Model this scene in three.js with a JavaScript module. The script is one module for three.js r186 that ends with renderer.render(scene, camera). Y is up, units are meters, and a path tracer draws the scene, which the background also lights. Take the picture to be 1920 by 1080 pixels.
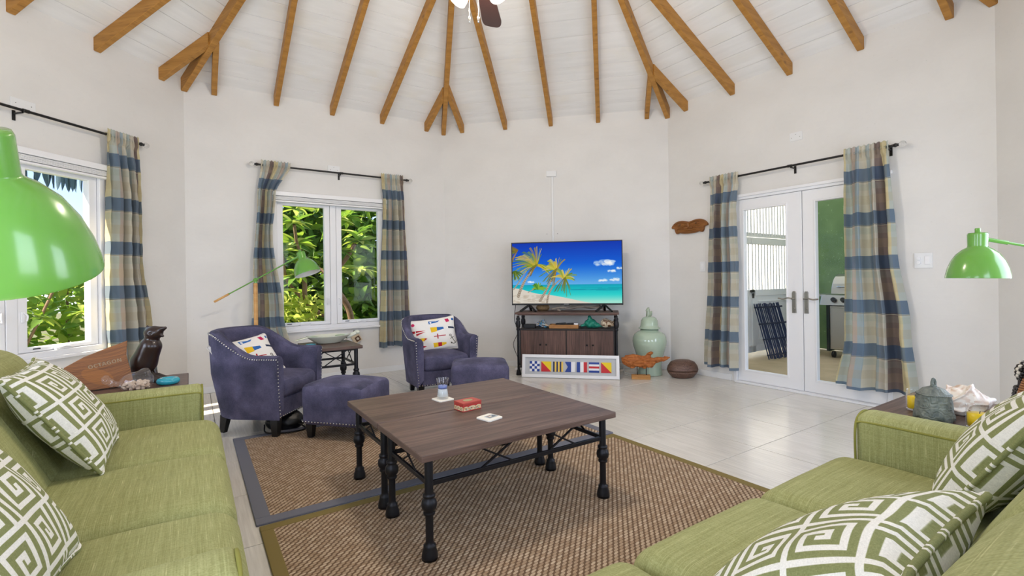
import * as THREE from 'three';
import { RoundedBoxGeometry } from 'three/addons/geometries/RoundedBoxGeometry.js';
import { MarchingCubes } from 'three/addons/objects/MarchingCubes.js';
import { RectAreaLightUniformsLib } from 'three/addons/lights/RectAreaLightUniformsLib.js';
import { mergeGeometries, mergeVertices, toCreasedNormals } from 'three/addons/utils/BufferGeometryUtils.js';

// ---------------------------------------------------------------- camera, sky, sun, unseen window lights, exposure
const scene = new THREE.Scene();
const renderer = new THREE.WebGLRenderer({ antialias: true });
renderer.toneMapping = THREE.LinearToneMapping;
renderer.toneMappingExposure = 1.0;
renderer.shadowMap.enabled = true;
RectAreaLightUniformsLib.init();

const camera = new THREE.PerspectiveCamera(2 * Math.atan(540 / 903.975) * 180 / Math.PI, 16 / 9, 0.05, 200);
camera.position.set(0.7246, 1.1654, 6.3561);
camera.rotation.set(0, 0.1975, -0.0135, 'YXZ');
camera.setViewOffset(1920, 1080, 0, 16.18, 1920, 1080);
scene.add(camera);

{ // open sky: pale near the horizon, blue higher up
  const w = 64, h = 128, d = new Float32Array(w * h * 4), lo = [1.75, 1.85, 2.0], hi = [0.5, 0.85, 1.55];
  for (let y = 0; y < h; y++) {
    const el = Math.max(0, ((y + 0.5) / h - 0.5) * 2), k = 1 - Math.exp(-el * 16);
    for (let x = 0; x < w; x++) for (let c = 0; c < 4; c++) d[(y * w + x) * 4 + c] = c === 3 ? 1 : lo[c] + (hi[c] - lo[c]) * k;
  }
  const t = new THREE.DataTexture(d, w, h, THREE.RGBAFormat, THREE.FloatType);
  t.mapping = THREE.EquirectangularReflectionMapping; t.magFilter = THREE.LinearFilter; t.needsUpdate = true;
  scene.background = t;
}
const sun = new THREE.DirectionalLight(0xfff2de, 13.5);
sun.position.set(-4.3, 7.8, 6.8).multiplyScalar(2);
sun.castShadow = true;
Object.assign(sun.shadow.camera, { left: -10, right: 10, top: 10, bottom: -10, near: 1, far: 50 });
sun.shadow.mapSize.set(2048, 2048);
scene.add(sun, sun.target);
// area lights at unseen windows behind the viewer, placed to light the room: wall key, strength (their RectAreaLights are set in the window builder)
const UNSEEN_WINDOW_LIGHT = { E: 6.2, F: 6.2, G: 6.2, H: 6.2 };
const FAN_LAMP = 3.4;

// ---------------------------------------------------------------- helpers
function rng(seed) { let a = seed >>> 0; return () => { a = (a + 0x6d2b79f5) | 0; let t = Math.imul(a ^ (a >>> 15), 1 | a); t = (t + Math.imul(t ^ (t >>> 7), 61 | t)) ^ t; return ((t ^ (t >>> 14)) >>> 0) / 4294967296; }; }
const hash = (x, y, s) => { let h = Math.imul(x | 0, 374761393) ^ Math.imul(y | 0, 668265263) ^ Math.imul(s | 0, 2147483647 - 58); h = Math.imul(h ^ (h >>> 13), 1274126177); return ((h ^ (h >>> 16)) >>> 0) / 4294967296; };
const sm = (t) => t * t * (3 - 2 * t), lerp = (a, b, t) => a + (b - a) * t, clamp = (x, a, b) => Math.min(b, Math.max(a, x));
const mod = (a, n) => ((a % n) + n) % n;
// tileable value noise: x in [0,1) with px cells
function pn(x, y, px, py, s) {
  const X = x * px, Y = y * py, i = Math.floor(X), j = Math.floor(Y), f = sm(X - i), g = sm(Y - j);
  const h = (a, b) => hash(mod(a, px), mod(b, py), s);
  return lerp(lerp(h(i, j), h(i + 1, j), f), lerp(h(i, j + 1), h(i + 1, j + 1), f), g);
}
const fbm = (x, y, px, py, s, o = 4) => { let v = 0, a = 0.5, t = 0; for (let k = 0; k < o; k++) { v += a * pn(x, y, px << k, py << k, s + k * 17); t += a; a *= 0.5; } return v / t; };
function n3(x, y, z, s = 1) { // 3D value noise
  const i = Math.floor(x), j = Math.floor(y), k = Math.floor(z), f = sm(x - i), g = sm(y - j), h = sm(z - k);
  const q = (a, b, c) => hash(a + c * 131, b - c * 57, s);
  return lerp(lerp(lerp(q(i, j, k), q(i + 1, j, k), f), lerp(q(i, j + 1, k), q(i + 1, j + 1, k), f), g), lerp(lerp(q(i, j, k + 1), q(i + 1, j, k + 1), f), lerp(q(i, j + 1, k + 1), q(i + 1, j + 1, k + 1), f), g), h);
}
function tex(w, h, fn, srgb = true) {
  const d = new Uint8Array(w * h * 4);
  for (let y = 0; y < h; y++) for (let x = 0; x < w; x++) {
    const c = fn(x / w, y / h, x, y), o = (y * w + x) * 4;
    if (typeof c === 'number') { d[o] = d[o + 1] = d[o + 2] = clamp(c * 255, 0, 255); } else { d[o] = clamp(c[0], 0, 255); d[o + 1] = clamp(c[1], 0, 255); d[o + 2] = clamp(c[2], 0, 255); }
    d[o + 3] = 255;
  }
  const t = new THREE.DataTexture(d, w, h); t.wrapS = t.wrapT = THREE.RepeatWrapping; t.magFilter = THREE.LinearFilter; t.minFilter = THREE.LinearMipmapLinearFilter; t.generateMipmaps = true;
  if (srgb) t.colorSpace = THREE.SRGBColorSpace; t.needsUpdate = true; return t;
}
function canvasTex(w, h, draw, srgb = true) {
  const c = document.createElement('canvas'); c.width = w; c.height = h; draw(c.getContext('2d'), w, h);
  const t = new THREE.CanvasTexture(c); t.wrapS = t.wrapT = THREE.RepeatWrapping; t.magFilter = THREE.LinearFilter; if (srgb) t.colorSpace = THREE.SRGBColorSpace; return t;
}
const mixc = (a, b, t) => [lerp(a[0], b[0], t), lerp(a[1], b[1], t), lerp(a[2], b[2], t)];
// material; size = metres that one repeat of its textures covers (box-mapped)
function mat(color, roughness = 0.8, o = {}) {
  const { size, rot, ...rest } = o, phys = ['clearcoat', 'sheen', 'transmission', 'anisotropy', 'ior'].some((k) => k in rest);
  const m = new (phys ? THREE.MeshPhysicalMaterial : THREE.MeshStandardMaterial)({ color, roughness, metalness: 0, ...rest });
  if (rest.transmission) m.side = THREE.DoubleSide;
  if (size) m.userData = { size, rot };
  return m;
}
function boxUV(g0, size, rot = false, off = [0, 0]) {
  const g = g0.index ? g0.toNonIndexed() : g0, p = g.attributes.position, uv = new Float32Array(p.count * 2);
  const a = new THREE.Vector3(), b = new THREE.Vector3(), c = new THREE.Vector3(), n = new THREE.Vector3();
  for (let i = 0; i < p.count; i += 3) {
    a.fromBufferAttribute(p, i); b.fromBufferAttribute(p, i + 1); c.fromBufferAttribute(p, i + 2);
    n.copy(b).sub(a).cross(c.clone().sub(a)); const x = Math.abs(n.x), y = Math.abs(n.y), z = Math.abs(n.z);
    [a, b, c].forEach((v, k) => {
      let u, w; if (y >= x && y >= z) { u = v.x; w = v.z; } else if (z >= x) { u = v.x; w = v.y; } else { u = v.z; w = v.y; }
      if (rot) [u, w] = [w, u];
      uv[(i + k) * 2] = u / size + off[0]; uv[(i + k) * 2 + 1] = w / size + off[1];
    });
  }
  g.setAttribute('uv', new THREE.BufferAttribute(uv, 2)); return g;
}
const taken = {};
function numbered(n) { const k = (taken[n] = (taken[n] ?? -1) + 1); return k ? `${n}_${String(k).padStart(3, '0')}` : n; }
function mesh(name, geo, m, parent, o = {}) {
  const size = m.userData?.size; let g = geo;
  if (size && !geo.userData.keepUV && !geo.userData.boxed) { g = boxUV(geo, size, o.rot ?? m.userData.rot, o.off); g.userData.boxed = true; }
  const x = new THREE.Mesh(g, m); x.castShadow = x.receiveShadow = true;
  if (parent) { x.name = name; parent.add(x); } else { x.name = numbered(name); scene.add(x); }
  if (o.p) x.position.set(...o.p); if (o.r) x.rotation.set(...o.r); if (o.s) x.scale.set(...(Array.isArray(o.s) ? o.s : [o.s, o.s, o.s]));
  if (o.label) x.userData.label = o.label; if (o.kind) x.userData.kind = o.kind;
  return x;
}
function thing(name, label, category, p = [0, 0, 0], turn = 0, group) {
  const g = new THREE.Group(); g.name = numbered(name); scene.add(g); g.position.set(...p); g.rotation.y = turn;
  g.userData = { label, category }; if (group) g.userData.group = group; return g;
}
function tag(o, label, category, group) { Object.assign(o.userData, { label, category }); if (group) o.userData.group = group; return o; }
function structure(name, p = [0, 0, 0], turn = 0) { const g = new THREE.Group(); g.name = name; scene.add(g); g.position.set(...p); g.rotation.y = turn; g.userData = { kind: 'structure' }; return g; }
function sub(name, parent, p = [0, 0, 0], r) { const g = new THREE.Group(); g.name = name; parent.add(g); g.position.set(...p); if (r) g.rotation.set(...r); return g; }
const keep = (g) => { g.userData.keepUV = true; return g; };
const box = (w, h, d, r = 0.004, x = 0, y = 0, z = 0) => (r ? new RoundedBoxGeometry(w, h, d, 2, Math.min(r, w / 2.01, h / 2.01, d / 2.01)) : new THREE.BoxGeometry(w, h, d)).translate(x, y, z);
const cyl = (r0, r1, h, x = 0, y = 0, z = 0, n = 20) => new THREE.CylinderGeometry(r1, r0, h, n).translate(x, y + h / 2, z);
const ball = (r, x = 0, y = 0, z = 0, w = 16, h = 12) => new THREE.SphereGeometry(r, w, h).translate(x, y, z);
const lathe = (pts, n = 40) => new THREE.LatheGeometry(pts.map(([r, y]) => new THREE.Vector2(r, y)), n);
function tube(pts, r, n = 40, rs = 8, closed = false) { return new THREE.TubeGeometry(new THREE.CatmullRomCurve3(pts.map((q) => new THREE.Vector3(...q)), closed), n, r, rs, closed); }
function bar(p, q, r, n = 10, r1 = r) { // straight round bar
  const a = new THREE.Vector3(...p), b = new THREE.Vector3(...q), d = b.clone().sub(a), g = new THREE.CylinderGeometry(r1, r, d.length(), n);
  g.translate(0, d.length() / 2, 0).applyQuaternion(new THREE.Quaternion().setFromUnitVectors(new THREE.Vector3(0, 1, 0), d.normalize())); return g.translate(...p);
}
function flat(p, q, w, h) { // straight bar of square section
  const a = new THREE.Vector3(...p), b = new THREE.Vector3(...q), d = b.clone().sub(a), L = d.length(), g = new THREE.BoxGeometry(L, h, w).translate(L / 2, 0, 0);
  return g.applyQuaternion(new THREE.Quaternion().setFromUnitVectors(new THREE.Vector3(1, 0, 0), d.normalize())).translate(...p);
}
function join(list) { return mergeGeometries(list.map((g) => { const q = g.index ? g.toNonIndexed() : g.clone(); for (const k of Object.keys(q.attributes)) if (!['position', 'normal', 'uv'].includes(k)) q.deleteAttribute(k); if (!q.attributes.uv) q.setAttribute('uv', new THREE.BufferAttribute(new Float32Array(q.attributes.position.count * 2), 2)); return q; })); }
function prism(pts, depth, bevel = 0) { // outline in x,y pushed along z
  const s = new THREE.Shape(pts.map(([x, y]) => new THREE.Vector2(x, y)));
  return new THREE.ExtrudeGeometry(s, { depth, bevelEnabled: bevel > 0, bevelSize: bevel, bevelThickness: bevel, bevelOffset: -bevel, bevelSegments: 2, curveSegments: 12 });
}
function frameGeo(x0, x1, y0, y1, l, r, b, t, z0, z1, bevel = 0.003) { // rectangular frame with an opening
  const s = new THREE.Shape([[x0, y0], [x1, y0], [x1, y1], [x0, y1]].map((q) => new THREE.Vector2(...q)));
  s.holes.push(new THREE.Path([[x0 + l, y0 + b], [x0 + l, y1 - t], [x1 - r, y1 - t], [x1 - r, y0 + b]].map((q) => new THREE.Vector2(...q))));
  return new THREE.ExtrudeGeometry(s, { depth: z1 - z0 - 2 * bevel, bevelEnabled: true, bevelSize: bevel, bevelThickness: bevel, bevelOffset: -bevel, bevelSegments: 1 }).translate(0, 0, z0 + bevel);
}
// soft rounded block; deform(v, u) may move every vertex (u = position as fraction -1..1)
function softBox(w, h, d, r, n = 10, deform) {
  const k = 4, list = (L) => { const o = []; for (let i = 0; i <= k; i++) o.push(-L / 2 + r * i / k); for (let i = 1; i < n; i++) o.push(-L / 2 + r + (L - 2 * r) * i / n); for (let i = k; i >= 0; i--) o.push(L / 2 - r * i / k); return o; };
  const N = 2 * k + n, g = new THREE.BoxGeometry(w, h, d, N, N, N), p = g.attributes.position, lx = list(w), ly = list(h), lz = list(d), v = new THREE.Vector3(), q = new THREE.Vector3();
  for (let i = 0; i < p.count; i++) {
    v.set(lx[Math.round((p.getX(i) / w + 0.5) * N)], ly[Math.round((p.getY(i) / h + 0.5) * N)], lz[Math.round((p.getZ(i) / d + 0.5) * N)]);
    q.set(clamp(v.x, -w / 2 + r, w / 2 - r), clamp(v.y, -h / 2 + r, h / 2 - r), clamp(v.z, -d / 2 + r, d / 2 - r));
    const e = v.clone().sub(q); if (e.lengthSq() > 1e-12) v.copy(q).add(e.normalize().multiplyScalar(r));
    if (deform) deform(v, [2 * v.x / w, 2 * v.y / h, 2 * v.z / d]);
    p.setXYZ(i, v.x, v.y, v.z);
  }
  return smooth(g);
}
function smooth(g) { g.deleteAttribute('normal'); g.deleteAttribute('uv'); const m = mergeVertices(g, 1e-5); m.computeVertexNormals(); return m; }
// parametric sheet: f(u, v) -> [x, y, z]
function sheet(f, nu, nv, uvf) {
  const pos = [], uv = [], idx = [];
  for (let j = 0; j <= nv; j++) for (let i = 0; i <= nu; i++) { const u = i / nu, v = j / nv; pos.push(...f(u, v)); uv.push(...(uvf ? uvf(u, v) : [u, v])); }
  for (let j = 0; j < nv; j++) for (let i = 0; i < nu; i++) { const a = j * (nu + 1) + i, b = a + 1, c = a + nu + 1, d = c + 1; idx.push(a, b, d, a, d, c); }
  const g = new THREE.BufferGeometry(); g.setAttribute('position', new THREE.Float32BufferAttribute(pos, 3)); g.setAttribute('uv', new THREE.Float32BufferAttribute(uv, 2)); g.setIndex(idx); g.computeVertexNormals(); return keep(g);
}
// surface of a signed distance field inside a cube of half size s round c
function field(fn, c, s, res = 48) {
  const mc = new MarchingCubes(res, undefined, false, false, 120000), f = mc.field, hs = res / 2;
  for (let z = 0; z < res; z++) for (let y = 0; y < res; y++) for (let x = 0; x < res; x++) f[x + y * res + z * res * res] = -fn(c[0] + (x - hs) / hs * s, c[1] + (y - hs) / hs * s, c[2] + (z - hs) / hs * s);
  mc.isolation = 0; mc.update();
  const g = new THREE.BufferGeometry(); g.setAttribute('position', new THREE.BufferAttribute(mc.positionArray.slice(0, mc.count * 3), 3));
  g.scale(s, s, s).translate(...c); const m = mergeVertices(g, s / res / 50); m.computeVertexNormals(); return m;
}
const smin = (a, b, k) => { const h = clamp(0.5 + 0.5 * (b - a) / k, 0, 1); return lerp(b, a, h) - k * h * (1 - h); };
const ell = (x, y, z, c, r) => { const a = (x - c[0]) / r[0], b = (y - c[1]) / r[1], d = (z - c[2]) / r[2], k = Math.hypot(a, b, d), l = Math.hypot(a / r[0], b / r[1], d / r[2]); return l ? k * (k - 1) / l : -Math.min(...r); };
const cap = (x, y, z, a, b, r0, r1) => { const d = [b[0] - a[0], b[1] - a[1], b[2] - a[2]], t = clamp(((x - a[0]) * d[0] + (y - a[1]) * d[1] + (z - a[2]) * d[2]) / (d[0] ** 2 + d[1] ** 2 + d[2] ** 2), 0, 1); return Math.hypot(x - a[0] - d[0] * t, y - a[1] - d[1] * t, z - a[2] - d[2] * t) - lerp(r0, r1, t); };
const pw = (tab, x) => { for (let i = 1; i < tab.length; i++) if (x <= tab[i][0]) { const [a, va] = tab[i - 1], [b, vb] = tab[i]; return lerp(va, vb, sm(clamp((x - a) / (b - a), 0, 1))); } return tab[tab.length - 1][1]; };

// ---------------------------------------------------------------- the plan: a regular octagon of 2.97 m sides, furniture turned 45 degrees
const S = 2.9717, H = 3.3, DD = S / Math.SQRT2, ZC = S * (1 + Math.SQRT2) / 2, SL = 0.5, CS = 1 / Math.hypot(1, SL);
const R8 = Math.PI / 4, T8 = Math.tan(Math.PI / 8), AP = ZC; // apothem
const WALL = {}; // start corner and turn of each wall; local x runs along the wall, local z points into the room
'CDEFGHAB'.split('').forEach((k, i) => {
  const th = -i * R8, c = Math.cos(th), s = Math.sin(th); // local x -> (c, -s), local z -> (s, c)
  WALL[k] = { turn: th, x: -s * AP - c * S / 2, z: ZC - c * AP + s * S / 2 };
});
const onWall = (k, t, h, off = 0) => { const w = WALL[k], c = Math.cos(w.turn), s = Math.sin(w.turn); return [w.x + c * t + s * off, h, w.z - s * t + c * off]; };
const AB = (a, b, y = 0) => [(a + b) / Math.SQRT2, y, (b - a) / Math.SQRT2];
const QT = Math.PI / 4;

// ---------------------------------------------------------------- surfaces
const plasterBump = tex(512, 512, (u, v) => 0.5 + 0.35 * (fbm(u, v, 24, 24, 3, 4) - 0.5) + 0.25 * (fbm(u, v, 6, 60, 9, 3) - 0.5), false);
const plasterTone = tex(512, 512, (u, v) => { const k = (fbm(u, v, 5, 7, 21, 5) - 0.5) * 9, s = pn(u, v, 90, 90, 4) > 0.985 ? -26 : 0; return [231 + k + s * 0.5, 230 + k + s * 0.5, 227 + k + s * 0.55]; });
const PLASTER = mat(0xffffff, 0.85, { map: plasterTone, bumpMap: plasterBump, bumpScale: 0.0025, size: 1.7 });
const WHITE = mat(0xf1f2f4, 0.4), WHITE_TRIM = mat(0xeceeef, 0.5), DARK_GAP = mat(0x474542, 0.95);
const plankTex = (s) => tex(512, 256, (u, v) => { const g = fbm(u, v, 4, 40, s, 4) - 0.5, st = Math.max(0, fbm(u, v, 3, 4, s + 5, 4) - 0.6) * 2.2, k = 240 + g * 12; return [k - st * 3, k - 1 - st * 7, k - 3 - st * 16]; });
const plankBump = tex(256, 256, (u, v) => fbm(u, v, 3, 60, 31, 3), false);
const PLANKS = [40, 51, 62].map((s) => mat(0xffffff, 0.6, { map: plankTex(s), bumpMap: plankBump, bumpScale: 0.0012, size: 1.3 }));
function woodTex(w, h, s, A, B, C, knots = 5, ring = 16) {
  const r = rng(s), K = Array.from({ length: knots }, () => [r(), r(), 0.012 + r() * 0.02]);
  return tex(w, h, (u, v) => {
    let bend = fbm(u, v, 2, 5, s, 3) * 0.5, dark = 0;
    for (const [ku, kv, kr] of K) { let du = u - ku, dv = v - kv; du -= Math.round(du); dv -= Math.round(dv); const d = Math.hypot(du * 0.6, dv); bend += 0.06 * Math.exp(-((d / (kr * 2.6)) ** 2)); dark = Math.max(dark, Math.exp(-((d / (kr * 0.55)) ** 2))); }
    const g = 0.5 + 0.5 * Math.sin((v + bend * 0.35) * ring * Math.PI * 2), f = fbm(u, v, 3, 90, s + 7, 3), p = pn(u, v, 10, 220, s + 3);
    let c = mixc(A, B, clamp(0.55 * g + 0.7 * (f - 0.3), 0, 1)); c = mixc(c, C, clamp((p - 0.72) * 1.5, 0, 0.5)); return mixc(c, C, dark * 0.7);
  });
}
const RAFTER = [3, 77, 131].map((s) => mat(0xffffff, 0.55, { map: woodTex(512, 512, s, [188, 136, 64], [162, 112, 46], [108, 70, 28], 6, 10), size: 0.9 }));
const tableWood = tex(1024, 1024, (u, v) => { const w = v + 0.02 * fbm(u, v, 3, 6, 2, 3), f = fbm(u, w, 3, 120, 5, 4), g = pn(u, w, 14, 300, 8), b = fbm(u, v, 2, 12, 15, 3); const k = 0.5 * f + 0.3 * b + 0.2 * g; return mixc([70, 53, 47], [126, 103, 92], clamp((k - 0.28) * 2.1, 0, 1)); });
const TABLE_WOOD = mat(0xffffff, 0.42, { map: tableWood, size: 1.1 });
const STAND_WOOD = mat(0xf0dcd6, 0.5, { map: tableWood, size: 0.8 }), STAND_WOOD_V = mat(0xf0dcd6, 0.5, { map: tableWood, size: 0.8, rot: true });
const IRON = mat(0x26262a, 0.42, { metalness: 0.55 }), BLACK = mat(0x0c0c0e, 0.4), BLACK_WOOD = mat(0x100f10, 0.35), CHROME = mat(0xc8c8c6, 0.22, { metalness: 1 }), NICKEL = mat(0xa8a59e, 0.3, { metalness: 1 });
const GLASS = mat(0xffffff, 0.02, { transmission: 1, thickness: 0, ior: 1.5, specularIntensity: 0.25 });
const tileTex = (s) => tex(512, 512, (u, v) => { const k = fbm(u, v, 4, 90, s, 4) - 0.5, c = fbm(u, v, 3, 3, s + 3, 3) - 0.5; const b = 219 + k * 28 + c * 10; return [b, b - 4.5, b - 13]; });
const TILES = [11, 23, 37].map((s) => mat(0xffffff, 0.2, { map: tileTex(s), size: 0.61, rot: true }));
const GROUT = mat(0x8f887e, 0.9);
// slubby green linen
const linen = tex(512, 512, (u, v, x, y) => {
  const wy = 2 * Math.abs(mod(y / 8, 1) - 0.5), wx = 2 * Math.abs(mod(x / 8, 1) - 0.5), sl = pn(u, v, 150, 4, 5), sw = pn(u, v, 4, 150, 6);
  const k = 0.45 + 0.3 * (pn(u, v, 128, 128, 2) - 0.5) - 0.1 * Math.max(wx, wy) + 0.34 * (sl - 0.5) + 0.16 * (sw - 0.5) + (sl > 0.93 ? 0.3 : 0) + 0.14 * (fbm(u, v, 4, 4, 9) - 0.5);
  return mixc([134, 138, 82], [196, 197, 144], clamp(k, 0, 1));
});
const linenBump = tex(256, 256, (u, v, x, y) => 0.4 * Math.abs(Math.sin(x * Math.PI / 4)) * Math.abs(Math.sin(y * Math.PI / 4)) + 0.6 * (0.5 * pn(u, v, 64, 6, 5) + 0.5 * pn(u, v, 6, 64, 6)), false);
const LINEN = mat(0xffffff, 0.9, { map: linen, bumpMap: linenBump, bumpScale: 0.0008, size: 0.3, sheen: 0.15, sheenRoughness: 0.7, sheenColor: new THREE.Color(0.5, 0.5, 0.25) });
const PIPING = mat(0x8b8a40, 0.9);
const suede = tex(512, 512, (u, v) => { const k = 0.84 * fbm(u, v, 6, 6, 71, 5) + 0.16 * pn(u, v, 200, 200, 3); return mixc([58, 58, 80], [108, 105, 136], clamp((k - 0.25) * 1.9, 0, 1)); });
const SUEDE = mat(0xffffff, 0.95, { map: suede, size: 0.7, sheen: 0.35, sheenRoughness: 0.5, sheenColor: new THREE.Color(0.3, 0.3, 0.5) });
// seagrass: rows of twisted knots
const grassCell = (u, v) => { const rows = 16, cols = 8, j = Math.floor(v * rows), off = (j % 2) * 0.5, U = u * cols + off, i = Math.floor(U), fu = U - i - 0.5, fv = v * rows - j - 0.5, tw = fv + fu * 0.55; const d = (fu / 0.52) ** 2 + (tw / 0.46) ** 2; return [Math.max(0, 1 - d), hash(mod(i, cols), j, 7), fu, tw]; };
const seagrassBump = tex(512, 512, (u, v) => { const [k, , fu] = grassCell(u, v); return Math.sqrt(k) * 0.85 + 0.1 * pn(u, v, 200, 60, 2); }, false);
const seagrass = tex(512, 512, (u, v) => { const [k, h, , tw] = grassCell(u, v), st = pn(u, v, 40, 230, 5); const c = mixc([152, 124, 96], [212, 192, 166], clamp(0.25 + 0.75 * h * 0.8 + 0.5 * (st - 0.5), 0, 1)); return mixc([114, 90, 68], c, sm(clamp(k * 2.4, 0, 1))); });
const SEAGRASS = mat(0xffffff, 0.95, { map: seagrass, bumpMap: seagrassBump, bumpScale: 0.004, size: 0.26 });
const SLATE_CLOTH = mat(0x70727e, 0.95), OLIVE_CLOTH = mat(0x80703f, 0.95);
// plaid taffeta: one repeat is 0.84 m across and 0.43 m down
const plaid = canvasTex(512, 256, (c, w, h) => {
  const cols = [['#e4dfcc', 0.15], ['#c0cccb', 0.1], ['#dfd9cb', 0.12], ['#8d7d78', 0.14], ['#e6d9ae', 0.14], ['#cdd6d0', 0.13], ['#cdbfb4', 0.12], ['#b4c3ca', 0.1]]; let x = 0;
  for (const [k, f] of cols) { c.fillStyle = k; c.fillRect(x, 0, f * w + 1, h); x += f * w; }
  c.globalAlpha = 0.72; c.fillStyle = '#5d7694'; c.fillRect(0, 0, w, h * 0.29); c.globalAlpha = 0.35; c.fillStyle = '#3c4a63';
  c.fillRect(0.37 * w, 0, 0.16 * w, h * 0.29);
  c.globalAlpha = 0.9; c.fillStyle = '#ddd6bd'; c.fillRect(0, h * 0.315, w, h * 0.012); c.fillStyle = '#3d4d63'; c.fillRect(0, h * 0.3, w, h * 0.01);
  c.globalAlpha = 0.2; c.fillStyle = '#c9b58a'; c.fillRect(0, h * 0.62, w, h * 0.2); c.fillStyle = '#a8bcb0'; c.fillRect(0, h * 0.36, w, h * 0.14);
  c.globalAlpha = 0.10; c.fillStyle = '#000'; for (let y = 0; y < h; y += 2) c.fillRect(0, y, w, 1);
  c.globalAlpha = 1;
});
const CURTAIN = mat(0xffffff, 0.95, { map: plaid, transmission: 0.38, thickness: 0, specularIntensity: 0.2 });
// linen print of square spirals between crossing bands
const greek = canvasTex(512, 512, (c, w) => {
  c.fillStyle = '#858b5a'; c.fillRect(0, 0, w, w);
  const n = 3, q = w / n; c.strokeStyle = '#ecebe4'; c.lineWidth = q * 0.1; c.lineJoin = 'miter'; c.lineCap = 'butt';
  for (let i = 0; i < n; i++) for (let j = 0; j < n; j++) {
    const x = i * q, y = j * q, f = (i + j) % 2; c.save(); c.translate(x + q / 2, y + q / 2); c.rotate((f ? 1 : 3) * Math.PI / 2); c.scale(j % 2 ? -1 : 1, 1);
    c.strokeRect(-q / 2, -q / 2, q, q);
    const P = [[-0.5, -0.28], [0.29, -0.28], [0.29, 0.29], [-0.29, 0.29], [-0.29, -0.06], [0.07, -0.06], [0.07, 0.09], [-0.1, 0.09]]; c.beginPath(); P.forEach(([a, b], k) => (k ? c.lineTo(a * q, b * q) : c.moveTo(a * q, b * q))); c.stroke(); c.restore();
  }
  const im = c.getImageData(0, 0, w, w); for (let y = 0; y < w; y++) for (let x = 0; x < w; x++) { const k = (hash(x, y >> 2, 3) - 0.5) * 14 + (hash(x >> 2, y, 4) - 0.5) * 14; for (let b = 0; b < 3; b++) im.data[(y * w + x) * 4 + b] = clamp(im.data[(y * w + x) * 4 + b] + k, 0, 255); } c.putImageData(im, 0, 0);
});
const GREEK = mat(0xffffff, 0.95, { map: greek, bumpMap: linenBump, bumpScale: 0.0003 });

// ---------------------------------------------------------------- the room
// floor: porcelain tiles laid at 45 degrees, clipped to the octagon
const floor = structure('floor');
{
  const poly = [0, 1, 2, 3, 4, 5, 6, 7].map((i) => { const w = WALL['CDEFGHAB'[i]]; return [w.x, w.z]; });
  const out = new THREE.Shape(poly.map(([x, z]) => new THREE.Vector2(x * 1.03, -(ZC + (z - ZC) * 1.03))));
  mesh('grout_bed', new THREE.ExtrudeGeometry(out, { depth: 0.08, bevelEnabled: false }).rotateX(-Math.PI / 2).translate(0, -0.083, 0), GROUT, floor);
  const inside = (p) => { const c = []; for (let i = 0; i < 8; i++) { const [x0, z0] = poly[i], [x1, z1] = poly[(i + 1) % 8]; c.push((x1 - x0) * (p[1] - z0) - (z1 - z0) * (p[0] - x0)); } return c; };
  const clip = (pts) => {
    for (let i = 0; i < 8 && pts.length; i++) {
      const d = pts.map((p) => inside(p)[i]), o = [];
      pts.forEach((p, k) => { const q = pts[(k + 1) % pts.length], a = d[k], b = d[(k + 1) % pts.length]; if (a >= 0) o.push(p); if ((a >= 0) !== (b >= 0)) { const t = a / (a - b); o.push([p[0] + (q[0] - p[0]) * t, p[1] + (q[1] - p[1]) * t]); } });
      pts = o;
    }
    return pts;
  };
  const P = 0.607, g = 0.0028, r = rng(5);
  for (let i = -10; i < 6; i++) for (let j = -5; j < 12; j++) {
    const a0 = -0.79 + i * P + g, a1 = a0 + P - 2 * g, b0 = 2.585 + (j - 4) * P + g, b1 = b0 + P - 2 * g;
    const pts = clip([[a0, b0], [a1, b0], [a1, b1], [a0, b1]].map(([a, b]) => { const q = AB(a, b); return [q[0], q[2]]; }));
    if (pts.length < 3) continue;
    let ar = 0; pts.forEach((p, k) => { const q = pts[(k + 1) % pts.length]; ar += p[0] * q[1] - q[0] * p[1]; }); if (Math.abs(ar) < 0.004) continue;
    const c = pts.map(([x, z]) => { const L = (x - z) / Math.SQRT2, B = (x + z) / Math.SQRT2; return new THREE.Vector2(L, -B); });
    const geo = new THREE.ExtrudeGeometry(new THREE.Shape(c), { depth: 0.004, bevelEnabled: true, bevelSize: 0.0012, bevelOffset: -0.0012, bevelThickness: 0.0012, bevelSegments: 1 }).rotateX(-Math.PI / 2).translate(0, -0.0052, 0);
    mesh('tile', geo, TILES[Math.floor(r() * 3)], floor, { r: [0, QT, 0], off: [r(), r()] });
  }
}
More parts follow.
